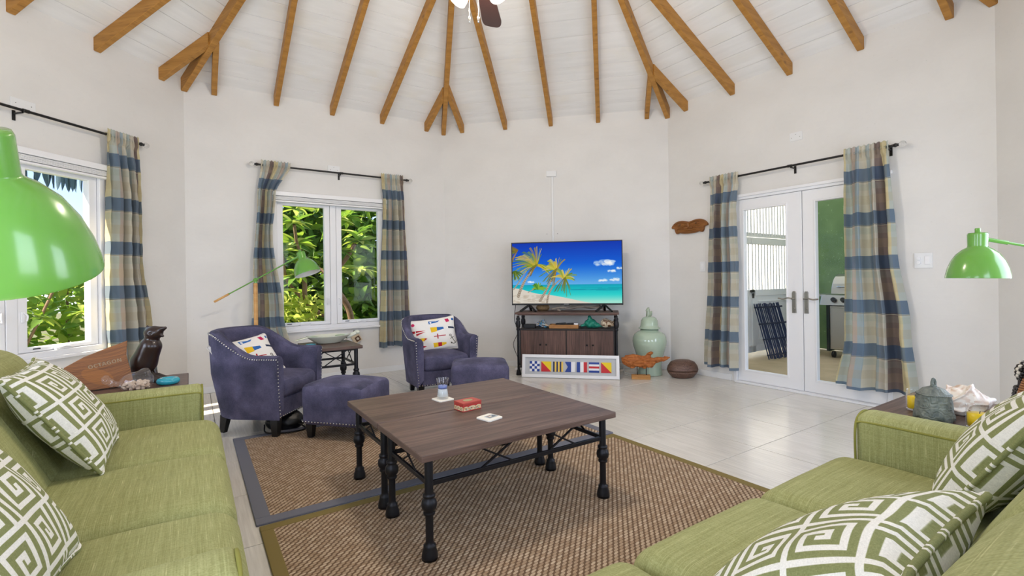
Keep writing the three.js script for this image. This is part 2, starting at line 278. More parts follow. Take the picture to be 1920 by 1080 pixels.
// walls
const wallName = { A: 'wall_left', B: 'wall_back_left', C: 'wall_back', D: 'wall_back_right', E: 'wall_right', F: 'wall_front_right', G: 'wall_front', H: 'wall_front_left' };
const WIN = { x0: 0.82, x1: 2.15, y0: 0.61, y1: 2.17 }, DOOR = { x0: 0.85, x1: 2.31, y0: 0, y1: 2.04 };
const TH = 0.2, wallOf = {};
for (const k of 'ABCDEFGH') {
  const w = structure(wallName[k], [WALL[k].x, 0, WALL[k].z], WALL[k].turn); wallOf[k] = w;
  const s = new THREE.Shape(); const e = 0.08;
  const o = k === 'D' ? DOOR : k === 'C' ? null : WIN;
  const outer = k === 'D' ? [[-e, 0], [o.x0, 0], [o.x0, o.y1], [o.x1, o.y1], [o.x1, 0], [S + e, 0], [S + e, H], [-e, H]] : [[-e, 0], [S + e, 0], [S + e, H], [-e, H]];
  outer.forEach(([x, y], i) => (i ? s.lineTo(x, y) : s.moveTo(x, y)));
  if (o && k !== 'D') s.holes.push(new THREE.Path([[o.x0, o.y0], [o.x0, o.y1], [o.x1, o.y1], [o.x1, o.y0]].map((q) => new THREE.Vector2(...q))));
  mesh('plaster', new THREE.ExtrudeGeometry(s, { depth: TH - 0.0001, bevelEnabled: false }).translate(0, 0, -TH), PLASTER, w, { off: [k.charCodeAt(0) * 0.37, 0] });
  const bb = structure('baseboard_' + wallName[k].slice(5), [WALL[k].x, 0, WALL[k].z], WALL[k].turn);
  const run = (x0, x1) => mesh('board', box(x1 - x0, 0.07, 0.012, 0.003, (x0 + x1) / 2, 0.0355, 0.0065), WHITE_TRIM, bb);
  if (k === 'D') { run(0.005, o.x0 - 0.03); run(o.x1 + 0.03, S - 0.005); } else run(0.005, S - 0.005);
}
// ceiling: eight planes of boards, rafters and hips below them
const ceiling = structure('ceiling');
{
  const r = rng(9);
  for (const k of 'ABCDEFGH') {
    const W = WALL[k], at = { p: [W.x, 0, W.z], r: [0, W.turn, 0] };
    const q = (d, t) => [t, H + d * SL * CS + 0.0, d * CS];
    const L = AP / CS, slab = (d0, d1, y0, y1, inset) => { // trapezoid board between slope distances d0 and d1
      const z0 = d0 * CS, z1 = d1 * CS, pts = [];
      for (const [d, z, y] of [[d0, z0, y0], [d1, z1, y0], [d0, z0, y1], [d1, z1, y1]]) { const e = z * T8 + inset; pts.push([e, H + d * SL * CS + y, z], [Math.max(e, S - e), H + d * SL * CS + y, z]); }
      const V = pts, F = [[0, 1, 3, 2], [5, 4, 6, 7], [4, 5, 1, 0], [2, 3, 7, 6], [4, 0, 2, 6], [1, 5, 7, 3]], pos = [];
      for (const [a, b, c, d] of F) for (const i of [a, b, c, a, c, d]) pos.push(...V[i]);
      const g = new THREE.BufferGeometry(); g.setAttribute('position', new THREE.Float32BufferAttribute(pos, 3)); g.computeVertexNormals(); return g;
    };
    let d = -0.34, e = 0.16 - 0.2; const edges = [-0.34]; for (let x = -0.04; x < L - 0.02; x += 0.2) edges.push(x); edges.push(L);
    for (let i = 0; i + 1 < edges.length; i++) mesh('plank', slab(edges[i] + 0.003, edges[i + 1] - 0.003, (r() - 0.5) * 0.0025, 0.02, 0), PLANKS[Math.floor(r() * 3)], ceiling, { ...at, off: [r(), r()] });
    mesh('roof_deck', slab(-0.6, L, 0.0215, 0.07, 0), DARK_GAP, ceiling, at);
    // common and jack rafters, square to the wall
    const raf = (t, z1, dep = 0.122, wd = 0.052) => {
      const c = 0.01, g = prism([[-0.02, H - 0.02 * SL], [-0.02, H - dep + 0.012], [0.012, H - dep], [z1, H - dep + z1 * SL], [z1, H + z1 * SL]].map(([z, y]) => [-z, y]), wd - 0.012, 0.006).translate(0, 0, -wd / 2 + 0.006);
      g.rotateY(Math.PI / 2).translate(t, -0.001, 0);
      mesh('rafter', g, RAFTER[Math.floor(r() * 3)], ceiling, { ...at, off: [r(), r()] });
    };
    [0.272, 0.875, 1.49, 2.105, 2.715].forEach((t) => { const m = Math.min(t, S - t); raf(t, Math.min(AP - 0.12, m / T8 - 0.05)); });
    // hip rafter at the wall's first corner
    const RR = S / 2 / Math.sin(Math.PI / 8), rise = AP * SL / RR;
    const hg = prism([[0.0, H], [0.0, H - 0.135 + 0.012], [0.014, H - 0.135], [RR - 0.08, H - 0.135 + RR * rise], [RR - 0.08, H + (RR - 0.08) * rise]].map(([z, y]) => [-z, y]), 0.046, 0.006).translate(0, 0, -0.023);
    hg.rotateY(Math.PI / 2);
    mesh('hip_rafter', hg, RAFTER[Math.floor(r() * 3)], ceiling, { p: [W.x, -0.001, W.z], r: [0, W.turn + Math.PI / 8, 0], off: [r(), r()] });
  }
  mesh('king_block', lathe([[0, 4.74], [0.14, 4.74], [0.15, 4.76], [0.15, 5.0], [0, 5.02]], 8), RAFTER[0], ceiling, { p: [0, 0, ZC] });
}
// windows: pairs of casements with a raised blind above
function windowUnit(n, k, inView) {
  const g = structure('window_' + n, [WALL[k].x, 0, WALL[k].z], WALL[k].turn), { x0, x1, y0, y1 } = WIN, xm = (x0 + x1) / 2;
  mesh('frame', join([frameGeo(x0, x1, y0, y1, 0.045, 0.045, 0.045, 0.045, -0.12, 0.012), box(0.07, y1 - y0 - 0.09, 0.08, 0.004, xm, (y0 + y1) / 2, -0.055)]), WHITE, g);
  mesh('sill', box(x1 - x0 + 0.05, 0.025, 0.06, 0.006, xm, y0 - 0.012, 0.018), WHITE, g);
  for (const s of [0, 1]) {
    const a = s ? xm + 0.038 : x0 + 0.048, b = s ? x1 - 0.048 : xm - 0.038, sash = sub('sash', g);
    mesh('sash_frame', join([frameGeo(a, b, y0 + 0.048, y1 - 0.048, 0.062, 0.062, 0.03, 0.065, -0.085, -0.02), frameGeo(a + 0.05, b - 0.05, y0 + 0.07, y1 - 0.1, 0.014, 0.014, 0.014, 0.014, -0.07, -0.03)]), WHITE, sash);
    mesh('glass_pane', new THREE.PlaneGeometry(b - a - 0.12, y1 - y0 - 0.19).translate((a + b) / 2, (y0 + y1) / 2 - 0.02, -0.055), GLASS, sash);
    if (inView) {
      const lx = s ? a + 0.03 : b - 0.03;
      mesh('sash_lock', join([box(0.024, 0.085, 0.012, 0.005, lx, 0.93, -0.014), tube([[lx, 0.965, -0.008], [lx + 0.012 * (s ? 1 : -1), 0.94, 0.012], [lx + 0.008 * (s ? 1 : -1), 0.9, 0.012]], 0.006, 12, 6)]), WHITE, sash);
      const cx = (a + b) / 2;
      mesh('crank_handle', join([box(0.12, 0.03, 0.03, 0.012, cx, y0 + 0.058, -0.004), tube([[cx + 0.05, y0 + 0.062, 0.012], [cx, y0 + 0.068, 0.022], [cx - 0.045, y0 + 0.06, 0.02]], 0.007, 12, 6)]), WHITE, sash);
      mesh('sticker', box(0.05, 0.01, 0.002, 0, a + 0.12, y0 + 0.07, -0.019), mat(0x3a3d42, 0.7), sash);
    }
  }
  if (inView) {
    const blind = sub('raised_blind', g);
    mesh('head_rail', box(x1 - x0 + 0.06, 0.05, 0.055, 0.006, xm, y1 + 0.006, 0.04), WHITE, blind);
    for (let i = 0; i < 5; i++) mesh('slat', box(x1 - x0 + 0.02, 0.007, 0.045, 0.0015, xm, y1 - 0.028 - i * 0.0085, 0.038), WHITE_TRIM, blind);
    mesh('bottom_rail', box(x1 - x0 + 0.02, 0.018, 0.048, 0.004, xm, y1 - 0.08, 0.038), WHITE, blind);
  }
  if (UNSEEN_WINDOW_LIGHT[k]) {
    const l = new THREE.RectAreaLight(0xe2ebff, UNSEEN_WINDOW_LIGHT[k], x1 - x0 - 0.1, y1 - y0 - 0.1); l.position.set(...onWall(k, xm, (y0 + y1) / 2, 0.03)); l.rotation.y = WALL[k].turn + Math.PI; scene.add(l);  // area light of an unseen window, strength chosen to light the room
  }
  return g;
}
windowUnit(1, 'A', true); windowUnit(2, 'B', true); ['E', 'F', 'G', 'H'].forEach((k, i) => windowUnit(3 + i, k, false));  // windows on E to H are out of view, placed to light the room
// french doors
{
  const g = structure('door_1', [WALL.D.x, 0, WALL.D.z], WALL.D.turn), { x0, x1, y1 } = DOOR, xm = 1.58;
  mesh('door_frame', join([frameGeo(x0, x1, -0.002, y1, 0.035, 0.035, 0.012, 0.035, -0.15, 0.012), box(x1 - x0 + 0.04, 0.03, 0.03, 0.004, xm, y1 + 0.005, 0.02), box(x1 - x0 - 0.06, 0.018, 0.1, 0.004, xm, 0.009, 0.0)]), WHITE, g);
  for (const s of [0, 1]) {
    const a = s ? xm + 0.003 : x0 + 0.037, b = s ? x1 - 0.037 : xm - 0.003, leaf = sub('door_leaf', g);
    mesh('leaf_frame', join([frameGeo(a, b, 0.02, y1 - 0.037, s ? 0.118 : 0.088, s ? 0.088 : 0.155, 0.12, 0.115, -0.06, -0.012), frameGeo(a + (s ? 0.105 : 0.075), b - (s ? 0.075 : 0.142), 0.128, y1 - 0.14, 0.016, 0.016, 0.016, 0.016, -0.065, -0.006)]), WHITE, leaf);
    const ga = a + (s ? 0.118 : 0.088), gb = b - (s ? 0.088 : 0.155);
    mesh('glass_pane', new THREE.PlaneGeometry(gb - ga, y1 - 0.037 - 0.115 - 0.14).translate((ga + gb) / 2, (0.14 + y1 - 0.152) / 2, -0.036), GLASS, leaf);
    const hx = s ? xm + 0.034 : xm - 0.082, d = s ? 1 : -1;
    mesh('back_plate', prism([[-0.02, 0.79], [0.02, 0.79], [0.02, 0.99], [0.012, 1.008], [-0.012, 1.008], [-0.02, 0.99]], 0.008, 0.003).translate(hx, 0, -0.012), NICKEL, leaf);
    mesh('lever', join([bar([hx, 0.935, -0.01], [hx, 0.935, 0.045], 0.009), tube([[hx, 0.935, 0.043], [hx + 0.035 * d, 0.942, 0.048], [hx + 0.08 * d, 0.93, 0.05], [hx + 0.13 * d, 0.936, 0.047]], 0.0075, 24, 8), cyl(0.009, 0.009, 0.012, 0, 0, 0, 14).rotateX(Math.PI / 2).translate(hx, 0.835, -0.004)]), NICKEL, leaf);
  }
}

// ---------------------------------------------------------------- rugs
function rug(label, a0, a1, b0, b1, cloth, bw) {
  const t = thing('seagrass_rug', label, 'rug', AB((a0 + a1) / 2, (b0 + b1) / 2), QT, 'seagrass rugs laid edge to edge'), w = a1 - a0, d = b1 - b0, h = 0.011;
  mesh('woven_field', box(w - 2 * bw + 0.01, h - 0.002, d - 2 * bw + 0.01, 0, 0, (h - 0.002) / 2 + 0.0005, 0), SEAGRASS, t);
  for (const s of [-1, 1]) { mesh('cloth_binding', box(w, h, bw, 0.004, 0, h / 2 + 0.0005, s * (d - bw) / 2), cloth, t); mesh('cloth_binding', box(bw, h, d - 2 * bw, 0.004, s * (w - bw) / 2, h / 2 + 0.0005, 0), cloth, t); }
  return t;
}
rug('seagrass rug with slate grey binding under the blue ottomans', -3.735, -1.36, 0.87, 2.413, SLATE_CLOTH, 0.07);
rug('seagrass rug with olive binding reaching under the right sofa', -3.725, -1.385, 2.436, 4.2, OLIVE_CLOTH, 0.055);

// ---------------------------------------------------------------- iron and wood tables
const legProfile = (h) => [[0, 0.0], [0.034, 0.0], [0.034, 0.012], [0.031, 0.03], [0.025, 0.05], [0.026, 0.058], [0.019, 0.062], [0.0165, 0.075], [0.0165, h * 0.43], [0.024, h * 0.44], [0.025, h * 0.465], [0.02, h * 0.475], [0.03, h * 0.5], [0.0335, h * 0.54], [0.03, h * 0.58], [0.02, h * 0.605], [0.026, h * 0.615], [0.026, h * 0.64], [0.018, h * 0.655], [0.018, h], [0, h]];
function ironTable(name, label, cat, p, turn, w, d, h, xs, zs, group, xlong) {
  const t = thing(name, label, cat, p, turn, group), T = 0.03, lx = w / 2 - xs, lz = d / 2 - zs;
  mesh('tabletop', box(w, T, d, 0.004, 0, h - T / 2, 0), TABLE_WOOD, t);
  const lg = lathe(legProfile(h - T - 0.0005), 20); for (const sx of [-1, 1]) for (const sz of [-1, 1]) mesh('leg', lg, IRON, t, { p: [sx * lx, 0, sz * lz] });
  const ry = h * 0.69, ty = h - T - 0.012;
  for (const s of [-1, 1]) {
    mesh('rail', box(2 * lx - 0.03, 0.02, 0.014, 0.002, 0, ry, s * lz), IRON, t); mesh('rail', box(2 * lx - 0.03, 0.016, 0.014, 0.002, 0, ty + 0.003, s * lz), IRON, t);
    mesh('rail', box(0.014, 0.02, 2 * lz - 0.03, 0.002, s * lx, ry, 0), IRON, t); mesh('rail', box(0.014, 0.016, 2 * lz - 0.03, 0.002, s * lx, ty + 0.003, 0), IRON, t);
    const X = (c, hw, along) => { for (const q of [-1, 1]) mesh('cross_brace', along ? flat([c - q * hw, ry + 0.006, s * lz], [c + q * hw, ty, s * lz], 0.008, 0.008) : flat([s * lx, ry + 0.006, c - q * hw], [s * lx, ty, c + q * hw], 0.008, 0.008), IRON, t); };
    if (xlong) { X(-0.16, 0.085, true); X(0.22, 0.085, true); X(0, 0.085, false); } else { X(0, 0.1, true); X(0, 0.1, false); }
  }
  return t;
}
const TA0 = -3.22, TA1 = -2.125, TB0 = 2.088, TBM = 2.64, TB1 = 3.195;
ironTable('coffee_table', 'brown wood and black iron coffee table, the nearer half of the pair', 'coffee table', AB((TA0 + TA1) / 2, (TBM + TB1) / 2 + 0.001, 0.0115), QT, TA1 - TA0, TB1 - TBM - 0.008, 0.4485, 0.052, 0.05, 'pair of coffee tables pushed together', true);
ironTable('coffee_table', 'brown wood and black iron coffee table, the farther half beside the blue ottomans', 'coffee table', AB((TA0 + TA1) / 2, (TB0 + TBM) / 2 - 0.001, 0.0115), QT, TA1 - TA0, TBM - TB0 - 0.008, 0.4485, 0.052, 0.05, 'pair of coffee tables pushed together', true);
ironTable('side_table', 'square brown and iron side table between the two blue armchairs under the window', 'side table', AB(-2.885, 0.2), QT, 0.47, 0.56, 0.57, 0.05, 0.05, undefined, false);
ironTable('side_table', 'dark wood side table behind the left sofa arm holding the bird carving', 'side table', AB(-4.3, 1.44), QT, 0.6, 0.64, 0.57, 0.05, 0.05, undefined, false);
ironTable('side_table', 'dark wood side table beside the right sofa arm holding yellow candles', 'side table', AB(-1.235, 4.41, 0.0115), QT, 0.58, 0.62, 0.5585, 0.05, 0.05, undefined, false);

// ---------------------------------------------------------------- sofas (local x = facing, z = length, origin under the seat front)
function sofa(label, p, turn, reach = 0) {
  const t = thing('three_seat_sofa', label, 'sofa', p, turn, 'green three seat sofas'), CW = 0.612, IN = CW * 3, AW = 0.16, SEAT = 0.462;
  mesh('base', box(0.82, 0.13, IN + 2 * AW - 0.01, 0.015, -0.53, 0.155, 0), LINEN, t);
  for (const x of [-0.17, -0.88]) for (const s of [-1, 1]) mesh('leg', cyl(0.022, 0.03, 0.092, x, 0.0, s * (IN / 2 + 0.02), 14), BLACK_WOOD, t);
  const r = rng(31);
  const cg = softBox(0.66, 0.26, CW - 0.004, 0.065, 12, (v, u) => { if (v.y > 0) v.y += 0.018 * (1 - u[0] ** 4) * (1 - u[2] ** 4) + 0.0035 * Math.sin(u[2] * 7 + u[0] * 3) * Math.exp(-((u[0] - 0.1) ** 2) * 3); if (v.x > 0) { v.x += 0.012 * (1 - u[1] ** 2); if (v.y < 0) v.x -= 0.02 * u[1] * u[1]; } });
  for (let i = -1; i <= 1; i++) mesh('seat_cushion', cg, LINEN, t, { p: [-0.335, SEAT - 0.14, i * CW] });
  // reclined back, one upholstered pad per seat
  const bg = softBox(0.2, 0.54, CW - 0.003, 0.07, 12, (v, u) => { v.x += 0.018 * (1 - u[1] ** 2) * (1 - u[2] ** 4) * (v.x > 0 ? 1 : 0); v.x -= 0.5 * (v.y + 0.27) - 0.02; });
  for (let i = -1; i <= 1; i++) mesh('back_cushion', bg, LINEN, t, { p: [-0.615, 0.625, i * CW] });
  mesh('back_panel', softBox(0.1, 0.7, IN + 2 * AW - 0.02, 0.03, 8, (v) => { v.x -= 0.5 * Math.max(0, v.y + 0.02) ; }), LINEN, t, { p: [-0.74, 0.46, 0] });
  for (const s of [-1, 1]) {
    const z = s * (IN / 2 + AW / 2 + 0.001), arm = sub('arm', t, [0, 0, z]), x0 = -0.86, x1 = -0.068 + (s > 0 ? reach : 0), w = AW / 2 - 0.003;
    mesh('arm_body', softBox(x1 - x0, 0.5, AW - 0.004, 0.028, 8, (v, u) => { if (v.y > 0.2) v.y += 0.012 * (1 - u[2] * u[2]); }).translate((x0 + x1) / 2, 0.36, 0), LINEN, arm);
    const loop = [[x1 - 0.004, 0.14, -w], [x1 - 0.004, 0.36, -w - 0.001], [x1 - 0.004, 0.572, -w], [x1 - 0.004, 0.602, -w + 0.022], [x1 - 0.004, 0.616, 0], [x1 - 0.004, 0.602, w - 0.022], [x1 - 0.004, 0.572, w], [x1 - 0.004, 0.36, w + 0.001], [x1 - 0.004, 0.14, w]];
    mesh('piping', tube(loop, 0.005, 80, 6), PIPING, arm);
    for (const q of [-1, 1]) mesh('piping', tube([[x0 + 0.05, 0.588, q * (w - 0.004)], [-0.45, 0.59, q * (w - 0.003)], [x1 - 0.02, 0.588, q * (w - 0.004)], [x1 - 0.003, 0.582, q * (w - 0.006)]], 0.005, 40, 6), PIPING, arm);
  }
  return t;
}
sofa('green linen sofa on the left along the window side', AB(-3.865, 2.89), QT, 0.028);
sofa('green linen sofa in the right foreground facing the coffee tables', AB(-2.73, 4.1, 0.0005), 3 * QT);

// ---------------------------------------------------------------- cushions
function pillowGeo(w, h, T, uvs, rot = 0) {
  const cover = (s) => sheet((u, v) => { const a = 2 * u - 1, b = 2 * v - 1, e = Math.pow(Math.max(0, (1 - a * a) * (1 - b * b)), 0.42); const wr = 0.006 * Math.sin(a * 9 + b * 5) * e; return [(s * a) * w / 2 * (1 - 0.07 * (1 - b * b)), b * h / 2 * (1 - 0.07 * (1 - a * a)), s * (T / 2 * e + wr * 0.6)]; }, 36, 36, (u, v) => { const x = (u - 0.5) * w / uvs, y = (v - 0.5) * h / uvs, c = Math.cos(rot), q = Math.sin(rot); return [x * c - y * q + 0.5, x * q + y * c + 0.5]; });
  return keep(join([cover(1), cover(-1)]));
}
function pipingGeo(w, h, r) { const pts = []; const P = (a, b) => pts.push([a * w / 2 * (1 - 0.07 * (1 - b * b)), b * h / 2 * (1 - 0.07 * (1 - a * a)), 0]); const K = [-0.985, -0.7, -0.35, 0, 0.35, 0.7]; K.forEach((k) => P(k, -1)); K.forEach((k) => P(1, k)); K.forEach((k) => P(-k, 1)); K.forEach((k) => P(-1, -k)); const g = tube(pts, r, 160, 7, true); return keep(g); }
const greekPillow = pillowGeo(0.46, 0.46, 0.18, 0.38, 0), greekPiping = pipingGeo(0.46, 0.46, 0.0065);
const greekPipe = GREEK.clone(); greekPipe.map = greek.clone(); greekPipe.map.repeat.set(8, 0.05); greekPipe.map.needsUpdate = true;
function pillow(name, label, p, rot, cover, pipe, cm, pm, grp) { const t = thing(name, label, 'pillow', p, 0, grp); t.rotation.set(...rot, 'YXZ'); mesh('cover', cover, cm, t); mesh('piping', pipe, pm, t); return t; }
// rotation: [lean, heading, spin]; heading turns the pillow's face (local z)
pillow('throw_pillow', 'green and white key pattern pillow against the far arm of the left sofa', AB(-4.39, 2.48, 0.67), [-0.6, QT + Math.PI / 2 - 0.02, 0.03], greekPillow, greekPiping, GREEK, greekPipe, 'key pattern pillows');
pillow('throw_pillow', 'green and white key pattern pillow at the near end of the left sofa', AB(-4.38, 3.52, 0.67), [-0.6, QT + Math.PI / 2 - 0.05, -0.04], greekPillow, greekPiping, GREEK, greekPipe, 'key pattern pillows');
pillow('throw_pillow', 'green and white key pattern pillow upright by the far arm of the right sofa', AB(-2.06, 4.645, 0.66), [-0.56, 3 * QT + Math.PI / 2 + 0.03, -0.02], greekPillow, greekPiping, GREEK, greekPipe, 'key pattern pillows');
pillow('throw_pillow', 'green and white key pattern pillow tipped over in the right foreground', AB(-3.02, 4.585, 0.62), [-0.88, 3 * QT + Math.PI / 2 + 0.02, 0.0], greekPillow, greekPiping, GREEK, greekPipe, 'key pattern pillows');
const nautical = canvasTex(512, 384, (c, w, h) => {
  c.fillStyle = '#f1efea'; c.fillRect(0, 0, w, h); const R = '#b3202d', B = '#2b68b4', Y = '#f0c422', N = '#24344f', O = '#c8412a', M = '#c81f58';
  const poly = (col, ...p) => { c.fillStyle = col; c.beginPath(); for (let i = 0; i < p.length; i += 2) (i ? c.lineTo : c.moveTo).call(c, p[i], p[i + 1]); c.closePath(); c.fill(); };
  c.fillStyle = M; c.beginPath(); c.arc(48, 60, 18, 0, 7); c.fill();
  poly(B, 215, 40, 300, 50, 340, 42, 318, 62, 260, 70, 216, 78); c.fillStyle = '#fff'; c.beginPath(); c.arc(238, 60, 11, 0, 7); c.fill();
  poly(M, 398, 36, 440, 30, 450, 68, 410, 76); poly(B, 474, 28, 505, 32, 500, 58, 476, 56);
  poly(R, 30, 128, 170, 146, 30, 158); poly(R, 60, 166, 170, 158, 70, 190); c.fillStyle = '#f1efea'; c.fillRect(60, 124, 8, 70);
  poly(Y, 222, 118, 296, 122, 290, 172, 228, 178); poly(B, 296, 122, 366, 128, 372, 150, 292, 166); poly(N, 420, 128, 505, 138, 508, 158, 420, 150);
  c.fillStyle = R; c.fillRect(250, 222, 130, 9); c.fillRect(284, 200, 12, 56); poly(Y, 100, 224, 150, 230, 140, 262, 96, 256); poly(O, 150, 230, 176, 238, 140, 262);
  poly(Y, 232, 296, 284, 298, 284, 342, 236, 346); poly(R, 284, 298, 326, 300, 324, 340, 284, 342); poly(Y, 326, 302, 376, 308, 372, 326, 324, 338);
  poly(B, 60, 310, 110, 306, 104, 340, 64, 346); poly(R, 110, 306, 160, 320, 104, 340);
  c.strokeStyle = '#5a564a'; c.lineWidth = 7; c.beginPath(); c.arc(432, 232, 10, 0, 7); c.moveTo(438, 242); c.lineTo(474, 318); c.moveTo(424, 272); c.lineTo(466, 252); c.moveTo(428, 318); c.quadraticCurveTo(478, 350, 500, 280); c.stroke();
  poly('#5a564a', 492, 286, 500, 262, 510, 288); poly('#5a564a', 424, 306, 446, 318, 424, 330);
});
const NAUTICAL = mat(0xffffff, 0.9, { map: nautical }), NAUT_PIPE = mat(0xe6e2da, 0.9);
const nautGeo = (() => { const g = pillowGeo(0.5, 0.36, 0.13, 1); const uv = g.attributes.uv, p = g.attributes.position; for (let i = 0; i < uv.count; i++) uv.setXY(i, p.getX(i) / 0.5 + 0.5, p.getY(i) / 0.36 + 0.5); return keep(g); })(), nautPipe = pipingGeo(0.5, 0.36, 0.004);

// ---------------------------------------------------------------- barrel armchairs and ottomans (local x = facing)
const studs = (pts) => { const g = new THREE.IcosahedronGeometry(0.0062, 1); return join(pts.map((p) => g.clone().translate(...p))); };
function armchairParts() {
  const W = 0.335, N = 96, plan = (s) => { // s 0..1 around the U, outer line at the top
    const L1 = 0.36, La = 1.08, tot = 2 * L1 + La; let l = s * tot; if (l < L1) return [0.33 - l, W]; if (l > L1 + La) return [0.33 - (tot - l), -W]; const a = (l - L1) / La * Math.PI; return [-0.03 - Math.sin(a) * 0.355, Math.cos(a) * W];
  };
  const top = (x) => 0.605 + 0.18 * sm(clamp((0.16 - x) / 0.42, 0, 1)), ring = [];
  for (let i = 0; i <= N; i++) {
    const s = i / N, [x, z] = plan(s), [xa, za] = plan(Math.max(0, s - 0.004)), [xb, zb] = plan(Math.min(1, s + 0.004)); let nx = -(zb - za), nz = xb - xa; const l = Math.hypot(nx, nz); nx /= l; nz /= l; if (nx * (x + 0.03) * 0 + nz * z + nx * (x - 0.05) < 0) { nx = -nx; nz = -nz; }
    const y1 = top(x), pl = 0.0035 * Math.sin(s * 260) * (Math.abs(s - 0.5) < 0.27 ? 1 : 0), q = (o, y) => [x + nx * o + (y < 0.5 ? (0.5 - y) * 0.16 * sm(clamp(-x / 0.2, 0, 1)) : 0), y, z + nz * o];
    const inn = -0.088; ring.push([q(-0.028, 0.13), q(-0.02, 0.25), q(-0.006, 0.45), q(pl, y1 - 0.075), q(0.002 + pl * 0.4, y1 - 0.03), q(-0.012, y1 - 0.006), q(-0.04, y1 + 0.004), q(inn + 0.02, y1 - 0.008), q(inn, y1 - 0.04), q(inn - 0.004, 0.46), q(inn - 0.004, 0.2)]);
  }
  const n = ring[0].length, pos = [], idx = []; ring.forEach((r) => r.forEach((p) => pos.push(...p)));
  for (let i = 0; i < N; i++) for (let j = 0; j < n - 1; j++) { const a = i * n + j, b = a + n; idx.push(a, a + 1, b + 1, a, b + 1, b); }
  const g = new THREE.BufferGeometry(); g.setAttribute('position', new THREE.Float32BufferAttribute(pos, 3)); g.setIndex(idx); g.computeVertexNormals();
  const caps = [0, N].map((i) => { const c = ring[i], v = c.map(([x, y, z]) => new THREE.Vector2(z, y)), f = THREE.ShapeUtils.triangulateShape(v, []), P = []; f.forEach((t) => { const A = v[t[0]], B = v[t[1]], D = v[t[2]], ccw = (B.x - A.x) * (D.y - A.y) - (B.y - A.y) * (D.x - A.x) > 0; (ccw ? [t[0], t[2], t[1]] : t).forEach((k) => P.push(...c[k])); }); const b = new THREE.BufferGeometry(); b.setAttribute('position', new THREE.Float32BufferAttribute(P, 3)); b.computeVertexNormals(); const nn = b.attributes.normal; for (let k = 0; k < nn.count; k++) nn.setXYZ(k, 1, 0, 0); return b; });
  const front = []; for (const i of [0, N]) { const c = ring[i], sgn = i ? -1 : 1; for (let y = 0.15; y < 0.59; y += 0.026) { const z = pw([[0.13, 0.307], [0.45, 0.329], [0.6, 0.333]], y); front.push([0.331, y, sgn * (z - 0.012)]); } }
  for (let i = 0; i <= N; i++) { const c = ring[i]; const [x, y, z] = c[4]; if (i % 1 === 0) front.push([x, y + 0.008, z]); }
  for (let z = -0.29; z <= 0.29; z += 0.026) front.push([0.316, 0.146, z]);
  return { shell: join([g.toNonIndexed(), ...caps]), nails: studs(front) };
}
const chairParts = armchairParts();
const chairSeat = softBox(0.58, 0.15, 0.49, 0.05, 10, (v, u) => { if (v.y > 0) v.y += 0.025 * (1 - u[0] ** 2) * (1 - u[2] ** 2); if (v.x < 0) v.z *= 1 - 0.12 * u[0] * u[0]; if (v.x > 0) v.x += 0.015 * (1 - u[1] ** 2) * (1 - u[2] ** 2); });
const taper = (h, w) => { const g = new THREE.BoxGeometry(w, h, w, 1, 1, 1), p = g.attributes.position; for (let i = 0; i < p.count; i++) if (p.getY(i) < 0) p.setXYZ(i, p.getX(i) * 0.66, p.getY(i), p.getZ(i) * 0.66); return g.translate(0, h / 2, 0); };
function armchair(label, p, turn) {
  const t = thing('barrel_armchair', label, 'armchair', p, turn, 'blue suede armchairs');
  mesh('shell', chairParts.shell, SUEDE, t); mesh('apron', softBox(0.36, 0.15, 0.52, 0.02, 4), SUEDE, t, { p: [0.134, 0.205, 0] });
  mesh('seat_cushion', chairSeat, SUEDE, t, { p: [0.04, 0.345, 0] });
  for (const s of [-1, 1]) { mesh('leg', taper(0.135, 0.062), BLACK_WOOD, t, { p: [0.275, 0, s * 0.262] }); mesh('leg', taper(0.135, 0.058), BLACK_WOOD, t, { p: [-0.2, 0, s * 0.2], r: [s * -0.06, 0, -0.14] }); }
  mesh('nailhead_trim', chairParts.nails, CHROME, t, { kind: 'stuff', label: 'row of silver nailheads' });
  return t;
}
armchair('blue suede barrel armchair nearest the left sofa, side turned to view', [-2.037, 0.0115, 2.915], 0.085);
armchair('blue suede barrel armchair in front of the television wall, facing forward', [-1.066, 0.0005, 1.543], -0.863);
pillow('nautical_pillow', 'white signal flag pillow slumped in the armchair nearest the left sofa', [-2.12, 0.56, 2.98], [-0.62, Math.PI / 2 - 0.32, 0.12], nautGeo, nautPipe, NAUTICAL, NAUT_PIPE, 'signal flag pillows');
pillow('nautical_pillow', 'white signal flag pillow in the armchair by the television wall', [-1.115, 0.585, 1.48], [-0.34, Math.PI / 2 - 0.863 - 0.2, 0.1], nautGeo, nautPipe, NAUTICAL, NAUT_PIPE, 'signal flag pillows');
const ottoTop = softBox(0.42, 0.3, 0.52, 0.045, 12, (v, u) => { if (v.y > 0) v.y += 0.03 * (1 - u[0] ** 2) * (1 - u[2] ** 2); if (v.y < 0) { v.x *= 0.985; v.z *= 0.985; } });
const ottoStuds = (() => { const p = []; for (let z = -0.235; z <= 0.236; z += 0.026) { p.push([0.2075, 0, z], [-0.2075, 0, z]); } for (let x = -0.185; x <= 0.186; x += 0.026) p.push([x, 0, 0.257], [x, 0, -0.257]); return studs(p); })();
function ottoman(label, p, turn) {
  const t = thing('ottoman', label, 'ottoman', p, turn, 'blue suede ottomans');
  mesh('upholstered_top', ottoTop, SUEDE, t, { p: [0, 0.245, 0] }); mesh('nailhead_trim', ottoStuds, CHROME, t, { p: [0, 0.128, 0], kind: 'stuff', label: 'row of silver nailheads' });
  for (const a of [-1, 1]) for (const b of [-1, 1]) mesh('leg', taper(0.105, 0.055), BLACK_WOOD, t, { p: [a * 0.155, 0, b * 0.205] });
  return t;
}
